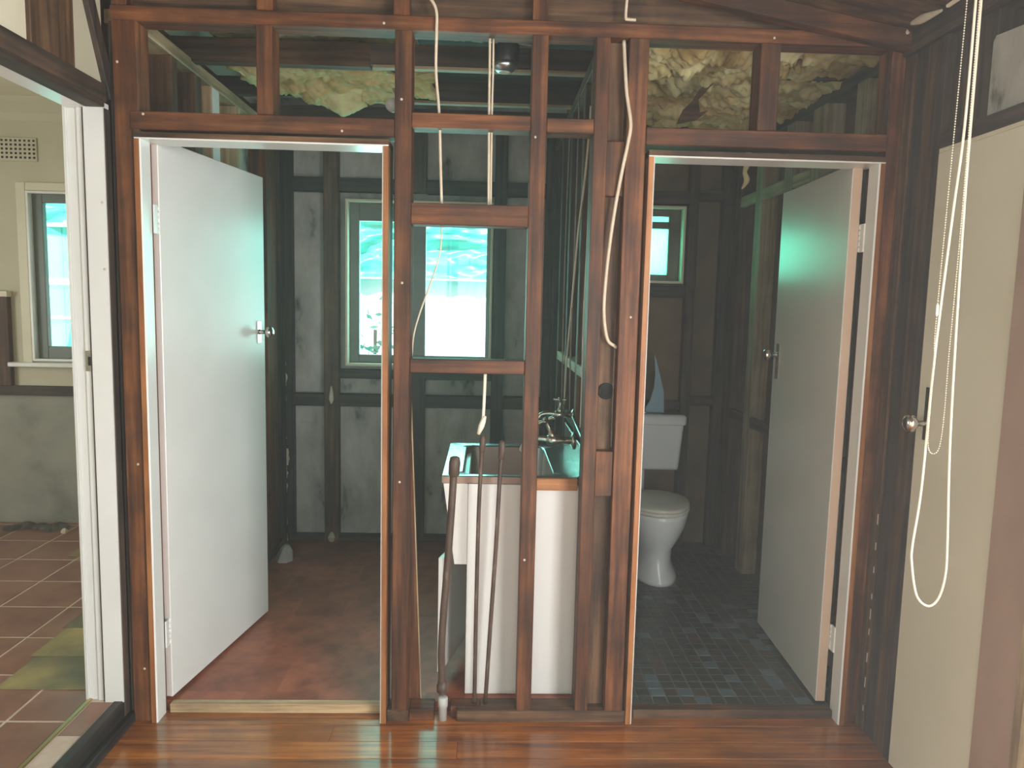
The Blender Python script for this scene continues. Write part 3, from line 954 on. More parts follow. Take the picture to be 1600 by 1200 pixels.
window('window_2', 'small frosted toilet window in a brown sash with cream reveal', TX0, TX1, BW - 0.012, 2.07, TZ0, TZ1, 'cream_paint', 'sash_brown', 'frosted_glass',
       [(TX0 + 0.06, 1.115, 1.735, 2.03), (TX0 + 0.06, 1.12, 2.06, 2.10)],
       [(TX0 + 0.014, TX0 + 0.07, TZ0 + 0.014, TZ1 - 0.014), (1.11, TX1 - 0.014, TZ0 + 0.014, TZ1 - 0.014), (TX0 + 0.07, 1.11, TZ0 + 0.014, 1.74), (TX0 + 0.07, 1.11, 2.02, 2.062), (TX0 + 0.07, 1.11, 2.095, TZ1 - 0.014)])

trw = root('wall_toilet_right', (1.5, 1.0, 0), 'right toilet wall of brown studs behind the open door', 'wall', 'structure')
box('sheet', trw, 'hardboard', 1.565, 1.58, 0.09, 2.05, LF, 2.6, 0)
for y0, y1, k in ((0.091, 0.14, 0), (0.38, 0.47, 1), (0.74, 0.87, 1), (1.06, 1.17, 1), (1.46, 1.56, 1), (1.80, 1.955, 0)):
    timber('stud', trw, 'tan_timber' if k else 'brown_timber', 1.475, 1.564, y0, y1, LF, 2.45)
timber('top_plate', trw, 'dark_timber', 1.475, 1.564, 0.091, 1.955, 2.4505, 2.50)
for y0, y1 in ((0.1405, 0.3795), (0.4705, 0.7395), (0.8705, 1.0595), (1.1705, 1.4595), (1.5605, 1.7995)):
    timber('noggin', trw, 'pale_timber', 1.474, 1.4995, y0, y1, 2.13, 2.19)
    timber('noggin', trw, 'brown_timber', 1.476, 1.4995, y0, y1, 0.88, 0.94)

# ------------------------------------------------------------------ KITCHEN shell
kb = root('wall_kitchen_back', (-2.6, 2.1, 0), 'kitchen rear wall, painted above and grey render below', 'wall', 'structure')
KX0, KX1, KZ0, KZ1 = -2.80, -2.05, 1.12, 2.15
wall_with_hole('wall_board', kb, 'kitchen_wall', 'y', 2.08, 2.16, -4.3, -1.36, 0.93, 2.8, [(KX0, KX1, KZ0, KZ1)])
box('render', kb, 'grey_render', -4.3, -1.36, 2.085, 2.16, 0, 0.93, 0)
timber('rail', kb, 'dark_timber', -4.3, -1.45, 2.055, 2.084, 0.905, 0.965)
prism('cornice', kb, [(2.079, 2.56), (2.079, 2.68), (1.98, 2.68), (2.0, 2.655), (2.055, 2.60)], 'x', -4.3, -1.45, 'kitchen_wall')
timber('post', kb, 'brown_timber', -3.04, -2.925, 2.04, 2.079, 0.966, 1.51)
box('ledge', kb, 'cream_paint', -3.10, -2.918, 2.03, 2.079, 1.5105, 1.545, 0.002)
kw = window('window_3', 'kitchen window with dark green sash and white surround', KX0, KX1, 2.06, 2.15, KZ0, KZ1, 'white_paint', 'sash_green', 'clear_glass',
            [(-2.73, -2.08, 1.20, 2.09)],
            [(KX0 + 0.014, -2.725, KZ0 + 0.014, KZ1 - 0.014), (-2.09, KX1 - 0.014, KZ0 + 0.014, KZ1 - 0.014), (-2.725, -2.09, KZ0 + 0.014, 1.21), (-2.725, -2.09, 2.085, KZ1 - 0.014)])
box('architrave', kw, 'cream_paint', -2.858, -2.802, 2.062, 2.0795, 1.10, 2.20, 0.002)
box('architrave', kw, 'cream_paint', -2.80, -2.02, 2.062, 2.0795, 2.152, 2.20, 0.002)
box('window_sill', kw, 'white_paint', -2.93, -2.0, 2.02, 2.0795, 1.085, 1.112, 0.004)

ve = root('wall_vent', (-2.85, 2.08, 2.33), 'cream plaster wall vent with rows of square holes', 'vent')
box('vent_plate', ve, 'kitchen_wall', -2.975, -2.725, 2.07, 2.0795, 2.322, 2.462, 0.003)
for i in range(9):
    for j in range(5):
        x, z = -2.962 + i * 0.0268, 2.338 + j * 0.0248
        box('vent_hole', ve, 'hole', x, x + 0.0135, 2.0693, 2.0715, z, z + 0.0125, 0)
kl = root('wall_kitchen_left', (-4.3, 0, 0), 'far left kitchen wall', 'wall', 'structure')
wall_with_hole('wall_board', kl, 'cream_paint', 'x', -4.36, -4.3, -1.9, 2.2, -0.1, 2.85, [(-0.9, 0.5, 0.85, 2.1)])  # unseen opening added for the kitchen fill lamp
kr = root('wall_kitchen_rear', (-2.8, -1.8, 0), 'kitchen wall towards the front of the house', 'wall', 'structure')
box('wall_board', kr, 'cream_paint', -4.36, -1.40, -1.9, -1.8, -0.1, 2.85, 0)
ki = root('wall_kitchen_right', (-1.4, 1, 0), 'kitchen side of the laundry wall', 'wall', 'structure')
box('wall_board', ki, 'cream_paint', -1.40, -1.3405, 0.075, 2.2, -0.1, 2.85, 0)
kc = box('ceiling_kitchen', None, 'cream_paint', -4.36, -1.37, -1.9, 2.2, 2.68, 2.72, 0)
tag(kc, 'cream plaster ceiling of the kitchen', 'ceiling', 'structure')

# ------------------------------------------------------------------ LAUNDRY TUB
tu = root('laundry_tub', (0.12, 0.45, LF), 'white laundry cabinet with stainless tub and its door hanging open', 'laundry tub')
CX0, CX1, CY0, CY1 = -0.06, 0.372, 0.142, 0.78
TZ = 0.893
box('side_panel', tu, 'melamine', CX0, CX1, CY0, CY0 + 0.016, LF + 0.002, 0.862, 0.001)
box('side_panel', tu, 'melamine', CX0, CX1, CY1 - 0.016, CY1, LF + 0.002, 0.862, 0.001)
box('back_panel', tu, 'melamine', CX1 - 0.012, CX1, CY0 + 0.0165, CY1 - 0.0165, LF + 0.002, 0.862, 0.001)
box('base_panel', tu, 'melamine', CX0 + 0.02, CX1 - 0.013, CY0 + 0.0165, CY1 - 0.0165, LF + 0.06, LF + 0.076, 0.001)
prism('apron', tu, [(-0.153, 0.862), (-0.108, 0.548), (-0.0605, 0.548), (-0.0605, 0.862)], 'y', CY0 + 0.004, CY1 - 0.004, 'melamine', bev=0.001)
dl = finish('cabinet_door', [(0, 0, 0), (0.016, 0, 0), (0.016, 0.36, 0), (0, 0.36, 0), (0, 0, 0.46), (0.016, 0, 0.46), (0.016, 0.36, 0.46), (0, 0.36, 0.46)], BOXF, 'melamine', None, origin=(0, 0, 0))
bevel_obj(dl, 0.001)
dl.parent = tu
dl.location = Vector((-0.170, 0.18, 0.10)) - wloc(tu)
dl.rotation_euler.z = math.radians(-15.5)
h_ = tube('handle', None, 'brass', [(0.0, 0.10, 0.36), (-0.022, 0.10, 0.365), (-0.022, 0.10, 0.40), (0.0, 0.10, 0.405)], 0.004, 8, 4)
h_.parent = dl
rx0, rx1, ry0, ry1 = -0.160, 0.378, 0.138, 0.79
rings = [rrect(rx0, rx1, ry0, ry1, TZ - 0.026, 0.008), rrect(rx0, rx1, ry0, ry1, TZ - 0.003, 0.008), rrect(rx0 + 0.003, rx1 - 0.003, ry0 + 0.003, ry1 - 0.003, TZ, 0.008),
         rrect(rx0 + 0.075, rx1 - 0.11, ry0 + 0.03, ry1 - 0.05, TZ, 0.05), rrect(rx0 + 0.08, rx1 - 0.115, ry0 + 0.035, ry1 - 0.055, TZ - 0.006, 0.05),
         rrect(rx0 + 0.10, rx1 - 0.13, ry0 + 0.05, ry1 - 0.07, TZ - 0.25, 0.06), rrect(rx0 + 0.15, rx1 - 0.18, ry0 + 0.10, ry1 - 0.12, TZ - 0.275, 0.05),
         rrect(0.04, 0.06, 0.42, 0.44, TZ - 0.28, 0.008)]
bs = loft('basin', tu, 'steel', rings, cap=False)
for p in bs.data.polygons:
    p.use_smooth = p.area < 0.004 or abs(p.normal.z) < 0.8
lathe('plug_hole', tu, 'chrome', (0.05, 0.43, TZ - 0.279), (0, 0, 1), [(0.03, 0), (0.03, 0.003), (0.02, 0.004), (0.018, 0.001)], 16)
box('edge_strip', tu, 'pink_board', -0.158, 0.1495, 0.1335, 0.1378, 0.866, 0.891, 0.001)
timber('timber_strip', tu, 'jamb_timber', 0.150, 0.3485, 0.112, 0.1375, 0.848, 0.893)
box('splashback', tu, 'steel', 0.366, 0.376, 0.20, 0.79, TZ + 0.0005, 1.0, 0.003)


def bib_tap(name, label, base, out, scale=1.0, up=True):
    """wall tap: flange, body, spout, stem and cross handle; base on wall, out = horizontal direction away from it"""
    b0 = Vector(base)
    d = Vector(out).normalized()
    t = root(name, base, label, 'tap')
    s = scale
    lathe('flange', t, 'tap_metal', b0, d, [(0.028 * s, 0), (0.026 * s, 0.005 * s), (0.013 * s, 0.012 * s)], 18)
    lathe('body', t, 'tap_metal', b0 + d * 0.01 * s, d, [(0.012 * s, 0), (0.011 * s, 0.03 * s), (0.017 * s, 0.04 * s), (0.017 * s, 0.065 * s), (0.012 * s, 0.075 * s)], 14)
    c = b0 + d * 0.06 * s
    tube('spout', t, 'tap_metal', [c + d * 0.01 * s, c + d * 0.05 * s + Vector((0, 0, 0.004)) * s, c + d * 0.085 * s - Vector((0, 0, 0.006)) * s, c + d * 0.10 * s - Vector((0, 0, 0.04)) * s], [0.012 * s, 0.011 * s, 0.0105 * s, 0.011 * s], 12)
    axis = (d * 0.45 + Vector((0, 0, 1))).normalized() if up else Vector((0, 0, 1))
    lathe('stem', t, 'tap_metal', c, axis, [(0.013 * s, 0), (0.012 * s, 0.025 * s), (0.007 * s, 0.03 * s), (0.007 * s, 0.06 * s), (0.010 * s, 0.065 * s), (0.009 * s, 0.075 * s)], 14)
    h = c + axis * 0.066 * s
    sd = axis.cross(Vector((0.2, 1, 0))).normalized()
    for q in (sd, axis.cross(sd)):
        tube('cross_handle', t, 'tap_metal', [h - q * 0.03 * s, h, h + q * 0.03 * s], [0.0065 * s, 0.0045 * s, 0.0065 * s], 8, 3)
    return t


bib_tap('sink_tap', 'old chrome tap reaching out over the steel tub', (0.3655, 0.40, 0.985), (-1, 0.1, 0), 1.35)
bib_tap('washer_tap', 'chrome cross handle tap on the dividing wall above the tub', (0.3845, 0.60, 1.062), (-1, 0.1, 0), 1.0, False)
o = tube('tap_pipe', None, 'tap_metal', [(0.376, 0.21, 1.02), (0.374, 0.40, 1.045), (0.374, 0.56, 1.06)], 0.006, 8)
tag(o, 'thin chrome pipe running along the dividing wall to the taps', 'pipe')

# ------------------------------------------------------------------ PIPES in the partition
p1 = root('waste_pipe', (-0.138, 0.02, 0), 'thick rusty waste pipe with grey plastic collar at the floor', 'pipe')
tube('pipe', p1, 'pipe_aged', [(-0.139, 0.02, 0.10), (-0.145, 0.02, 0.25), (-0.140, 0.025, 0.40), (-0.130, 0.03, 0.55), (-0.117, 0.035, 0.785), (-0.110, 0.035, 0.93), (-0.107, 0.035, 0.985)], 0.0135, 12)
lathe('collar', p1, 'pvc', (-0.137, 0.018, 0.0), (0, 0, 1), [(0.015, 0), (0.0155, 0.05), (0.018, 0.052), (0.018, 0.085), (0.015, 0.088)], 16)
lathe('coupling', p1, 'pipe_aged', (-0.140, 0.02, 0.105), (0, 0, 1), [(0.014, 0), (0.021, 0.004), (0.021, 0.028), (0.017, 0.032), (0.017, 0.045)], 12)
lathe('coupling', p1, 'pipe_aged', (-0.110, 0.035, 0.915), (0.05, 0, 1), [(0.014, 0), (0.020, 0.006), (0.021, 0.05), (0.017, 0.07), (0.008, 0.074)], 12)
p2 = root('water_pipe', (-0.021, 0.06, 0.045), 'thin brown water pipe, left of the pair in the frame', 'pipe', group='water pipes in the frame')
tube('pipe', p2, 'pipe_aged', [(-0.021, 0.06, 0.045), (-0.021, 0.06, 0.413), (-0.018, 0.06, 0.778), (-0.012, 0.06, 0.969), (-0.009, 0.06, 1.063)], 0.0078, 10)
lathe('fitting', p2, 'pipe_aged', (-0.010, 0.06, 1.0), (0.05, 0, 1), [(0.008, 0), (0.011, 0.004), (0.011, 0.03), (0.012, 0.05), (0.005, 0.066)], 12)
p3 = root('water_pipe', (0.02, 0.06, 0.045), 'thin brown water pipe leaning right, with a domed brass cap', 'pipe', group='water pipes in the frame')
tube('pipe', p3, 'pipe_aged', [(0.020, 0.06, 0.045), (0.033, 0.06, 0.339), (0.048, 0.06, 0.658), (0.055, 0.06, 0.875), (0.061, 0.06, 1.0)], 0.0082, 10)
lathe('cap', p3, 'pipe_aged', (0.060, 0.06, 0.975), (0.05, 0, 1), [(0.009, 0), (0.012, 0.004), (0.0125, 0.055), (0.009, 0.066), (0.003, 0.07)], 12)

# ------------------------------------------------------------------ CABLES


def cable(label, mat, pts, rad, flat=1.0, n=6):
    o = tube('cable', None, mat, pts, rad, 8, n, flat)
    return tag(o, label, 'cable', group='loose electrical cables')


cable('beige cable dropping past the top plate on the left of the middle stud', 'cable_white', [(-0.245, -0.008, 2.60), (-0.225, -0.008, 2.555), (-0.19, -0.008, 2.50), (-0.187, -0.008, 2.425), (-0.190, 0.03, 2.31), (-0.178, 0.04, 2.175), (-0.172, 0.04, 2.02), (-0.166, 0.04, 1.873)], 0.0052)
cable('thin grey cable curving across the laundry window', 'cable_white', [(-0.167, 0.06, 1.80), (-0.172, 0.07, 1.71), (-0.205, 0.075, 1.60), (-0.24, 0.075, 1.50), (-0.262, 0.08, 1.42), (-0.27, 0.0955, 1.34)], 0.0032)
cable('twin beige cable hanging straight between the upper rails, left strand', 'cable_white', [(-0.010, 0.05, 2.432), (-0.009, 0.05, 2.33), (-0.008, 0.05, 2.19), (-0.004, 0.05, 1.873)], 0.0045)
cable('twin beige cable hanging straight between the upper rails, right strand', 'cable_white', [(0.002, 0.052, 2.432), (0.003, 0.052, 2.33), (0.002, 0.052, 2.19), (0.004, 0.052, 1.873)], 0.0035)
t_ = root('taped_cable', (-0.01, 0.06, 1.06), 'white taped cable end above the thin water pipe', 'cable', group='loose electrical cables')
tube('cable', t_, 'cord_cream', [(-0.004, 0.06, 1.29), (-0.007, 0.058, 1.16), (-0.010, 0.05, 1.10)], 0.006, 8)
lathe('tape_end', t_, 'cord_cream', (-0.008, 0.05, 1.115), (-0.35, 0, -1), [(0.006, -0.02), (0.010, 0.0), (0.011, 0.02), (0.006, 0.05)], 9)
cable('beige cable elbow sticking out at the ceiling near the raking beam', 'cable_white', [(0.445, -0.012, 2.62), (0.443, -0.012, 2.56), (0.441, -0.012, 2.495), (0.45, -0.012, 2.488), (0.475, -0.012, 2.487)], 0.005)
cable('long beige cable hanging in front of the dark post beside the toilet door', 'cable_white', [(0.444, 0.025, 2.432), (0.450, 0.01, 2.331), (0.458, 0.004, 2.248), (0.472, -0.008, 2.154), (0.466, -0.006, 2.090), (0.452, 0.004, 2.004), (0.434, 0.008, 1.885), (0.419, 0.01, 1.754), (0.409, 0.01, 1.622), (0.408, 0.015, 1.511), (0.424, 0.02, 1.422), (0.452, 0.03, 1.397), (0.458, 0.034, 1.392)], 0.0062)
cable('thin grey wire running down the dark post below the long cable', 'cable_grey', [(0.457, 0.045, 1.385), (0.456, 0.045, 1.25), (0.457, 0.045, 1.03)], 0.0022)
for k, (lab, pts) in enumerate((
        ('thin cable on the dividing wall, furthest from the hall', [(0.378, 1.05, 2.43), (0.376, 1.08, 2.03), (0.376, 1.08, 1.465), (0.378, 1.06, 1.08)]),
        ('thin cable on the dividing wall, second from the back', [(0.376, 0.70, 2.43), (0.376, 0.69, 1.97), (0.376, 0.70, 1.61), (0.376, 0.72, 1.30), (0.378, 0.70, 1.06)]),
        ('slanting beige cable on the dividing wall behind the middle stud', [(0.372, 0.27, 2.28), (0.372, 0.30, 2.18), (0.372, 0.40, 2.01), (0.372, 0.54, 1.85), (0.372, 0.69, 1.557), (0.372, 0.83, 1.291), (0.374, 0.90, 1.07)]),
        ('straight beige cable on the dividing wall nearest the hall', [(0.374, 0.25, 2.43), (0.374, 0.25, 1.87), (0.374, 0.29, 1.48), (0.374, 0.275, 1.23), (0.374, 0.28, 1.06)]))):
    cable(lab, 'cable_white' if k > 1 else 'cable_grey', pts, 0.0045 if k > 1 else 0.0035)
cable('grey cable slung between the joists on the left of the fan', 'cable_grey', [(-0.30, 0.45, 2.60), (-0.20, 0.46, 2.615), (-0.08, 0.47, 2.58), (0.02, 0.475, 2.565)], 0.005)
cable('grey cable slung between the joists on the right of the fan', 'cable_grey', [(0.10, 0.475, 2.565), (0.18, 0.47, 2.555), (0.24, 0.46, 2.57), (0.34, 0.45, 2.61)], 0.005)
o = lathe('junction_lug', None, 'pvc', (-0.345, 0.092, 2.215), (0.1, 1, 0.1), [(0.024, 0), (0.024, 0.02), (0.012, 0.022), (0.011, 0.012)], 16)
tag(o, 'round grey cable clip on the back of the left stud', 'cable clip')

# ------------------------------------------------------------------ EXHAUST FAN over the laundry
fx, fy, fz = 0.05, 0.54, 2.50
fan = root('exhaust_fan', (fx, fy, fz), 'black round exhaust fan housing with pale ring hanging between joists', 'exhaust fan')
lathe('housing', fan, 'black_plastic', (fx, fy, fz - 0.005), (0, 0, 1), [(0.040, 0), (0.052, 0.008), (0.056, 0.03), (0.058, 0.06), (0.058, 0.20), (0.05, 0.22), (0.05, 0.275)], 28)
lathe('lamp_ring', fan, 'foil', (fx, fy, fz - 0.03), (0, 0, 1), [(0.026, 0), (0.034, 0.004), (0.046, 0.016), (0.053, 0.034), (0.05, 0.036), (0.03, 0.02)], 28)
lathe('lens', fan, 'plaster', (fx, fy, fz - 0.034), (0, 0, 1), [(0.018, 0.002), (0.024, 0.004), (0.024, 0.02)], 20)
du = root('foil_duct', (-0.06, 0.30, 2.55), 'crinkled silver duct end beside the exhaust fan', 'duct')
tube('duct', du, 'foil', [(-0.09, 0.42, 2.62), (-0.07, 0.42, 2.60), (-0.04, 0.44, 2.585), (0.0, 0.46, 2.575)], [0.02, 0.024, 0.02, 0.024, 0.019, 0.023, 0.018, 0.02], 12)

# ------------------------------------------------------------------ INSULATION


def batt(label, x0, x1, y0, y1, zf, th, nx, ny, seed, amp, edge=0.06):
    o = grid_blob('insulation_batt', None, 'insulation', x0, x1, y0, y1, zf, th, nx, ny, seed, amp, edge)
    return tag(o, label, 'insulation', group='yellow insulation batts')


batt('torn yellow insulation batt above the laundry door', -1.10, -0.44, 0.655, 1.12, lambda x, y: 2.528 - 0.05 * (y - 0.65), 0.06, 90, 56, 3.1, 0.038)
batt('drooping flap of insulation hanging from the torn batt', -0.93, -0.60, 0.985, 1.125, lambda x, y: 2.505 - 0.55 * max(0, y - 1.0) * max(0, 1 - abs(x + 0.72) / 0.2), 0.022, 44, 22, 5.2, 0.018, 0.03)
batt('small scrap of insulation right of the left stud', -0.40, -0.27, 0.72, 1.06, lambda x, y: 2.51, 0.05, 24, 40, 8.4, 0.03)
batt('dim insulation batt above the first laundry joist', -1.22, -0.32, 0.66, 1.08, lambda x, y: 2.665 + 0.03 * math.sin(9 * x), 0.06, 90, 36, 9.9, 0.035)
batt('pale insulation tuft beside the silver duct', -0.16, -0.05, 0.38, 0.46, lambda x, y: 2.565, 0.05, 10, 8, 2.2, 0.02)
batt('lumpy insulation batt filling the toilet ceiling', 0.47, 1.20, 0.11, 1.10, lambda x, y: 2.515 + 0.02 * math.sin(7 * x) * math.sin(6 * y) - 0.04 * y, 0.08, 110, 130, 12.4, 0.055)
batt('flat insulation batt over the toilet door hinge side', 1.20, 1.52, 0.11, 1.15, lambda x, y: 2.53 - 0.03 * y, 0.07, 48, 110, 17.3, 0.04)
batt('ragged back edge of insulation sagging in the toilet', 0.80, 1.32, 0.98, 1.30, lambda x, y: 2.47 - 0.10 * max(0, y - 1.0), 0.05, 80, 48, 21.8, 0.05, 0.08)
o = tube('insulation_strand', None, 'insulation', [(1.225, 1.0, 2.52), (1.226, 1.0, 2.40), (1.228, 1.0, 2.25), (1.215, 1.0, 2.19), (1.225, 0.995, 2.15), (1.205, 1.0, 2.11)], [0.005, 0.006, 0.016, 0.010, 0.015, 0.003], 7, 5, 0.5)
tag(o, 'stringy tuft of insulation dangling inside the toilet doorway', 'insulation')
o = prism('torn_lining', None, [(0.775, 2.30), (0.80, 2.36), (0.84, 2.40), (0.862, 2.44), (0.915, 2.49), (0.925, 2.475), (0.888, 2.43), (0.86, 2.40), (0.87, 2.35), (0.905, 2.36), (0.86, 2.32)], 'y', 0.58, 0.592, 'brown_timber_x')
tag(o, 'torn brown scrap of ceiling lining sticking up above the toilet door', 'scrap')

# ------------------------------------------------------------------ TOILET
to = root('toilet', (0.97, 1.55, LF), 'white close coupled toilet with closed lid under the small window', 'toilet')


def oval(cx, cy, z, a, front, back, n=28):
    out = []
    for k in range(n):
        t = 2 * math.pi * k / n
        x = cx + a * math.sin(t)
        c = math.cos(t)
        y = cy - front * c if c > 0 else cy - back * c
        out.append((x, y, z))
    return out


cx_, cy_ = 0.97, 1.50
loft('pedestal', to, 'ceramic', [oval(cx_, cy_ + 0.02, LF, 0.135, 0.27, 0.25), oval(cx_, cy_ + 0.02, LF + 0.02, 0.132, 0.265, 0.25), oval(cx_, cy_ + 0.04, LF + 0.09, 0.105, 0.22, 0.24),
                                 oval(cx_, cy_ + 0.03, LF + 0.17, 0.108, 0.22, 0.24), oval(cx_, cy_, LF + 0.25, 0.145, 0.245, 0.25), oval(cx_, cy_, LF + 0.31, 0.172, 0.262, 0.25),
                                 oval(cx_, cy_, LF + 0.36, 0.182, 0.272, 0.25), oval(cx_, cy_, LF + 0.385, 0.184, 0.275, 0.25), oval(cx_, cy_, LF + 0.39, 0.178, 0.27, 0.245)])
loft('seat', to, 'seat_plastic', [oval(cx_, cy_, LF + 0.391, 0.186, 0.278, 0.19), oval(cx_, cy_, LF + 0.396, 0.19, 0.282, 0.19), oval(cx_, cy_, LF + 0.408, 0.19, 0.282, 0.19), oval(cx_, cy_, LF + 0.411, 0.186, 0.278, 0.19)])
loft('lid', to, 'seat_plastic', [oval(cx_, cy_, LF + 0.4125, 0.188, 0.28, 0.19), oval(cx_, cy_, LF + 0.424, 0.19, 0.282, 0.19), oval(cx_, cy_, LF + 0.432, 0.182, 0.272, 0.18), oval(cx_, cy_, LF + 0.437, 0.13, 0.20, 0.13), oval(cx_, cy_, LF + 0.439, 0.05, 0.08, 0.05)])
ci = loft('cistern', to, 'ceramic', [rrect(cx_ - 0.185, cx_ + 0.205, 1.78, 1.945, 0.56, 0.025), rrect(cx_ - 0.19, cx_ + 0.21, 1.775, 1.945, 0.575, 0.03), rrect(cx_ - 0.215, cx_ + 0.228, 1.765, 1.945, 0.83, 0.03), rrect(cx_ - 0.215, cx_ + 0.228, 1.765, 1.945, 0.835, 0.03)])
loft('cistern_lid', to, 'ceramic', [rrect(cx_ - 0.225, cx_ + 0.238, 1.755, 1.95, 0.836, 0.03), rrect(cx_ - 0.228, cx_ + 0.241, 1.752, 1.95, 0.845, 0.03), rrect(cx_ - 0.228, cx_ + 0.241, 1.752, 1.95, 0.885, 0.03), rrect(cx_ - 0.215, cx_ + 0.228, 1.765, 1.945, 0.897, 0.03)])
lathe('flush_pipe', to, 'ceramic', (cx_ - 0.02, 1.83, 0.40), (0, 0, 1), [(0.05, 0), (0.03, 0.03), (0.03, 0.17)], 16)
lathe('flush_button', to, 'chrome', (cx_, 1.85, 0.897), (0, 0, 1), [(0.022, 0), (0.022, 0.004), (0.018, 0.006)], 16)
for s in (-1, 1):
    lathe('seat_hinge', to, 'chrome', (cx_ + s * 0.07, 1.675, LF + 0.395), (0, 0, 1), [(0.012, 0), (0.012, 0.03), (0.006, 0.033)], 10)
# blue fin-shaped offcut standing on the cistern
fin = [(1.015, 1.262), (1.035, 1.21), (1.06, 1.12), (1.085, 1.03), (1.092, 0.897), (0.975, 0.897), (0.978, 0.93), (1.0, 0.97), (1.022, 1.05), (1.027, 1.13), (1.022, 1.20)]
o = prism('plastic_offcut', None, fin, 'y', 1.86, 1.875, 'blue_plastic', bev=0.002)
tag(o, 'blue-grey fin shaped plastic offcut standing on the cistern', 'plastic piece')

# ------------------------------------------------------------------ BLIND CORDS on the right
bl = root('blind_cord', (1.15, -0.75, 2.4), 'cream blind cord hanging in a long loop in front of the cupboard door', 'blind cord')
cordp = [(1.155, -0.75, 2.56), (1.156, -0.75, 2.287), (1.155, -0.75, 1.989), (1.144, -0.75, 1.774), (1.129, -0.75, 1.424), (1.124, -0.75, 1.094), (1.113, -0.75, 0.942), (1.115, -0.75, 0.89), (1.135, -0.75, 0.804), (1.168, -0.75, 0.775), (1.194, -0.75, 0.796), (1.207, -0.75, 0.857), (1.205, -0.75, 0.943), (1.189, -0.75, 1.196), (1.178, -0.75, 1.522), (1.171, -0.75, 1.867), (1.169, -0.75, 2.287), (1.168, -0.75, 2.56)]
tube('cord', bl, 'cord_cream', cordp, 0.0032, 8, 8)
box('bracket', bl, 'white_paint', 1.09, 1.20, -0.78, -0.72, 2.56, 2.60, 0.003)
timber('hanger', bl, 'brown_timber', 1.12, 1.16, -0.77, -0.73, 2.60, 2.80)
ch = root('bead_chain', (1.14, -0.76, 2.3), 'fine bead chain loop hanging beside the blind cord', 'blind chain')
chp = spline([(1.130, -0.757, 2.56), (1.130, -0.757, 2.271), (1.121, -0.757, 1.553), (1.124, -0.757, 1.424), (1.125, -0.757, 1.277), (1.128, -0.757, 1.200), (1.143, -0.757, 1.181), (1.157, -0.757, 1.2), (1.162, -0.757, 1.278), (1.161, -0.757, 1.441), (1.163, -0.757, 1.759), (1.161, -0.757, 2.258), (1.161, -0.757, 2.56)], 24)
bead_v, bead_f = [], []
tot, nextd = 0.0, 0.0
sub = []
for a, c in zip(chp[:-1], chp[1:]):
    L = (c - a).length
    while nextd <= tot + L:
        sub.append(a + (c - a) * ((nextd - tot) / max(L, 1e-6)))
        nextd += 0.0062
    tot += L
R_ = 0.0024
for p in sub:
    k = len(bead_v)
    for q in ((0, 0, R_), (R_, 0, 0), (0, R_, 0), (-R_, 0, 0), (0, -R_, 0), (0, 0, -R_)):
        bead_v.append(p + Vector(q))
    bead_f += [(k, k + 1, k + 2), (k, k + 2, k + 3), (k, k + 3, k + 4), (k, k + 4, k + 1), (k + 5, k + 2, k + 1), (k + 5, k + 3, k + 2), (k + 5, k + 4, k + 3), (k + 5, k + 1, k + 4)]
tag(finish('beads', bead_v, bead_f, 'cord_cream', ch, smooth=True), kind='stuff')
tube('string', ch, 'cord_cream', chp, 0.0003, 4, 1)
lathe('connector', ch, 'white_paint', (1.1212, -0.757, 1.535), (0, 0, 1), [(0.002, -0.004), (0.0038, 0.0), (0.0038, 0.022), (0.002, 0.026)], 10)

# ------------------------------------------------------------------ KITCHEN debris
random.seed(21)
de = root('debris_heap', (-2.72, 2.0, KF), 'low heap of dark crumbled debris against the kitchen wall', 'debris')
for k in range(16):
    x, y = -2.90 + random.random() * 0.30, 1.93 + random.random() * 0.10
    s = random.uniform(0.02, 0.05)
    lathe('chunk', de, 'rubble', (x, y, KF + 0.001), (random.uniform(-0.2, 0.2), random.uniform(-0.2, 0.2), 1), [(s * 1.5, 0), (s * 1.2, s * 0.25), (s * 0.6, s * 0.5), (s * 0.15, s * 0.6)], 6, False)
o = lathe('plaster_chip', None, 'plaster', (-2.545, 1.87, KF + 0.001), (0.1, 0.1, 1), [(0.018, 0), (0.02, 0.012), (0.012, 0.026), (0.004, 0.03)], 7, False)
tag(o, 'single white plaster chip lying on the kitchen tiles', 'plaster chip')
o = lathe('plaster_lump', None, 'fibro', (-1.15, 1.60, LF + 0.001), (0.25, -0.1, 1), [(0.05, 0), (0.045, 0.03), (0.034, 0.075), (0.012, 0.10)], 6, False)
tag(o, 'pale plaster lump on the laundry floor behind the door', 'plaster lump')

# ------------------------------------------------------------------ OUTSIDE
gr = box('ground', None, 'ground', -12, 10, 2.08, 14, -0.5, -0.45, 0)
tag(gr, 'bright bare ground outside the rear windows', 'ground', 'structure')
yt = 4.6


def sheet(name, x0, x1, z0, z1, nx, nz, mat, label, cat, ff, thick=0.01):
    v, fs = [], []
    for s in (0, 1):
        for i in range(nx + 1):
            for j in range(nz + 1):
                x = x0 + (x1 - x0) * i / nx
                z = z0 + (z1 - z0) * j / nz
                v.append((x, yt + ff(x, z) + s * thick, z))
    N = (nx + 1) * (nz + 1)
    for i in range(nx):
        for j in range(nz):
            a = i * (nz + 1) + j
            b_, c, d = a + nz + 1, a + nz + 2, a + 1
            fs.append((a, b_, c, d))
            fs.append((N + a, N + d, N + c, N + b_))
    for i in range(nx):
        for o0 in (0, nz):
            a, b_ = i * (nz + 1) + o0, (i + 1) * (nz + 1) + o0
            fs.append((a, b_, N + b_, N + a))
    o = finish(name, v, fs, mat, None, smooth=True)
    return tag(o, label, cat)


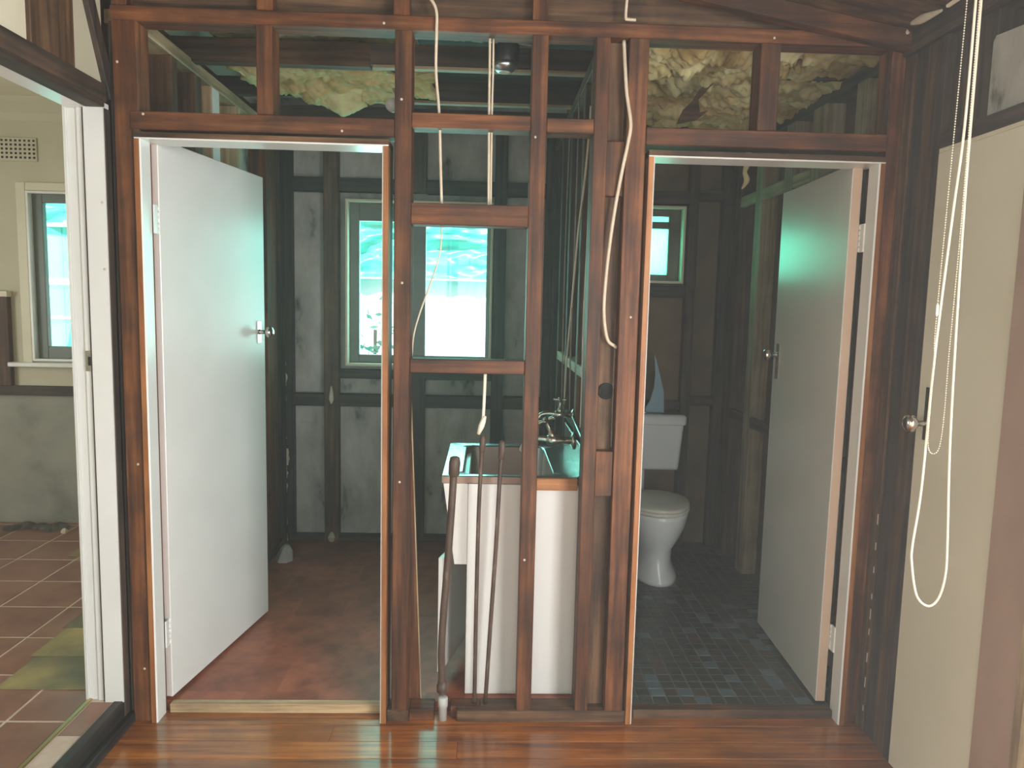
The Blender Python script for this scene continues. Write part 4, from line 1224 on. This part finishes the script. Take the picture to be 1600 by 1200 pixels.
def wrinkle(x, z):
    q = Vector((x * 1.6 + 0.6 * z, z * 7.5 + 0.5 * math.sin(2.1 * x), 4.2))
    r = 1 - abs(noise.noise(q)) * 2
    q2 = Vector((x * 4 - z, z * 15, 9.1))
    return -0.10 * r - 0.035 * (1 - abs(noise.noise(q2)) * 2)


sheet('tarpaulin', -2.9, 3.4, 1.76, 3.6, 160, 90, 'tarp', 'crumpled teal tarpaulin hanging outside the laundry and toilet windows', 'tarpaulin', wrinkle)
sheet('tarpaulin', -7.0, -2.95, 2.19, 3.6, 110, 70, 'tarp', 'crumpled teal tarpaulin hanging above the teal fence', 'tarpaulin', wrinkle)
sheet('rendered_wall', -2.9, 3.4, -0.46, 1.75, 40, 20, 'sunlit_white', 'blinding white sunlit wall below the tarpaulin', 'wall', lambda x, z: 0.06 + 0.02 * noise.noise(Vector((x * 2, z * 3, 0))), 0.1)
fe = root('teal_fence', (-5, yt, -0.45), 'teal sheet fence with white rails outside the kitchen window', 'fence')
for k in range(14):
    x0 = -7.0 + k * 0.3
    if x0 > -2.95:
        break
    box('fence_panel', fe, 'teal_sheet', x0, x0 + 0.296, yt - 0.02, yt + 0.02, -0.45, 2.16, 0.004)
for z in (1.62, 1.30):
    box('fence_rail', fe, 'sunlit_white', -7, -2.92, yt - 0.06, yt - 0.021, z, z + (0.06 if z > 1.5 else 0.025), 0.004)
random.seed(5)
sh = root('shrub', (-0.95, 3.6, -0.45), 'leafy shrub outside the left pane of the laundry window', 'shrub')
tube('stem', sh, 'brown_timber_z', [(-0.95, 3.6, -0.45), (-0.94, 3.6, 0.4), (-0.93, 3.6, 1.3)], 0.015, 7)
lv, lfc = [], []
for k in range(160):
    c = Vector((-0.93 + random.gauss(0, 0.16), 3.6 + random.gauss(0, 0.12), 0.95 + random.gauss(0, 0.26)))
    a = Vector((random.gauss(0, 1), random.gauss(0, 1), random.gauss(0, 0.6))).normalized() * random.uniform(0.03, 0.06)
    n_ = a.cross(Vector((random.gauss(0, 1), random.gauss(0, 1), random.gauss(0, 1)))).normalized() * 0.02
    k0 = len(lv)
    up = a.cross(n_).normalized() * 0.002
    lv += [c - a, c + n_, c + a, c - n_, c + up]
    lfc += [(k0, k0 + 1, k0 + 4), (k0 + 1, k0 + 2, k0 + 4), (k0 + 2, k0 + 3, k0 + 4), (k0 + 3, k0, k0 + 4), (k0, k0 + 3, k0 + 2, k0 + 1)]
tag(finish('foliage', lv, lfc, 'leaf', sh), kind='stuff')

# ------------------------------------------------------------------ added haze volume standing in for veiling lens glare
hz = bpy.data.materials.new('glare_haze')
hz.use_nodes = True
nt = hz.node_tree
nt.nodes.clear()
out = nt.nodes.new('ShaderNodeOutputMaterial')
vs = nt.nodes.new('ShaderNodeVolumeScatter')
vs.inputs['Color'].default_value = (1.0, 0.97, 0.92, 1)
vs.inputs['Density'].default_value = 0.024
vs.inputs['Anisotropy'].default_value = 0.4
nt.links.new(vs.outputs[0], out.inputs['Volume'])
MATS['glare_haze'] = hz
o = box('haze', None, 'glare_haze', -7.4, 3.8, -4.9, 5.2, -0.6, 3.9, 0)
tag(o, 'thin added haze over the whole place, standing in for lens glare', 'haze', 'stuff')
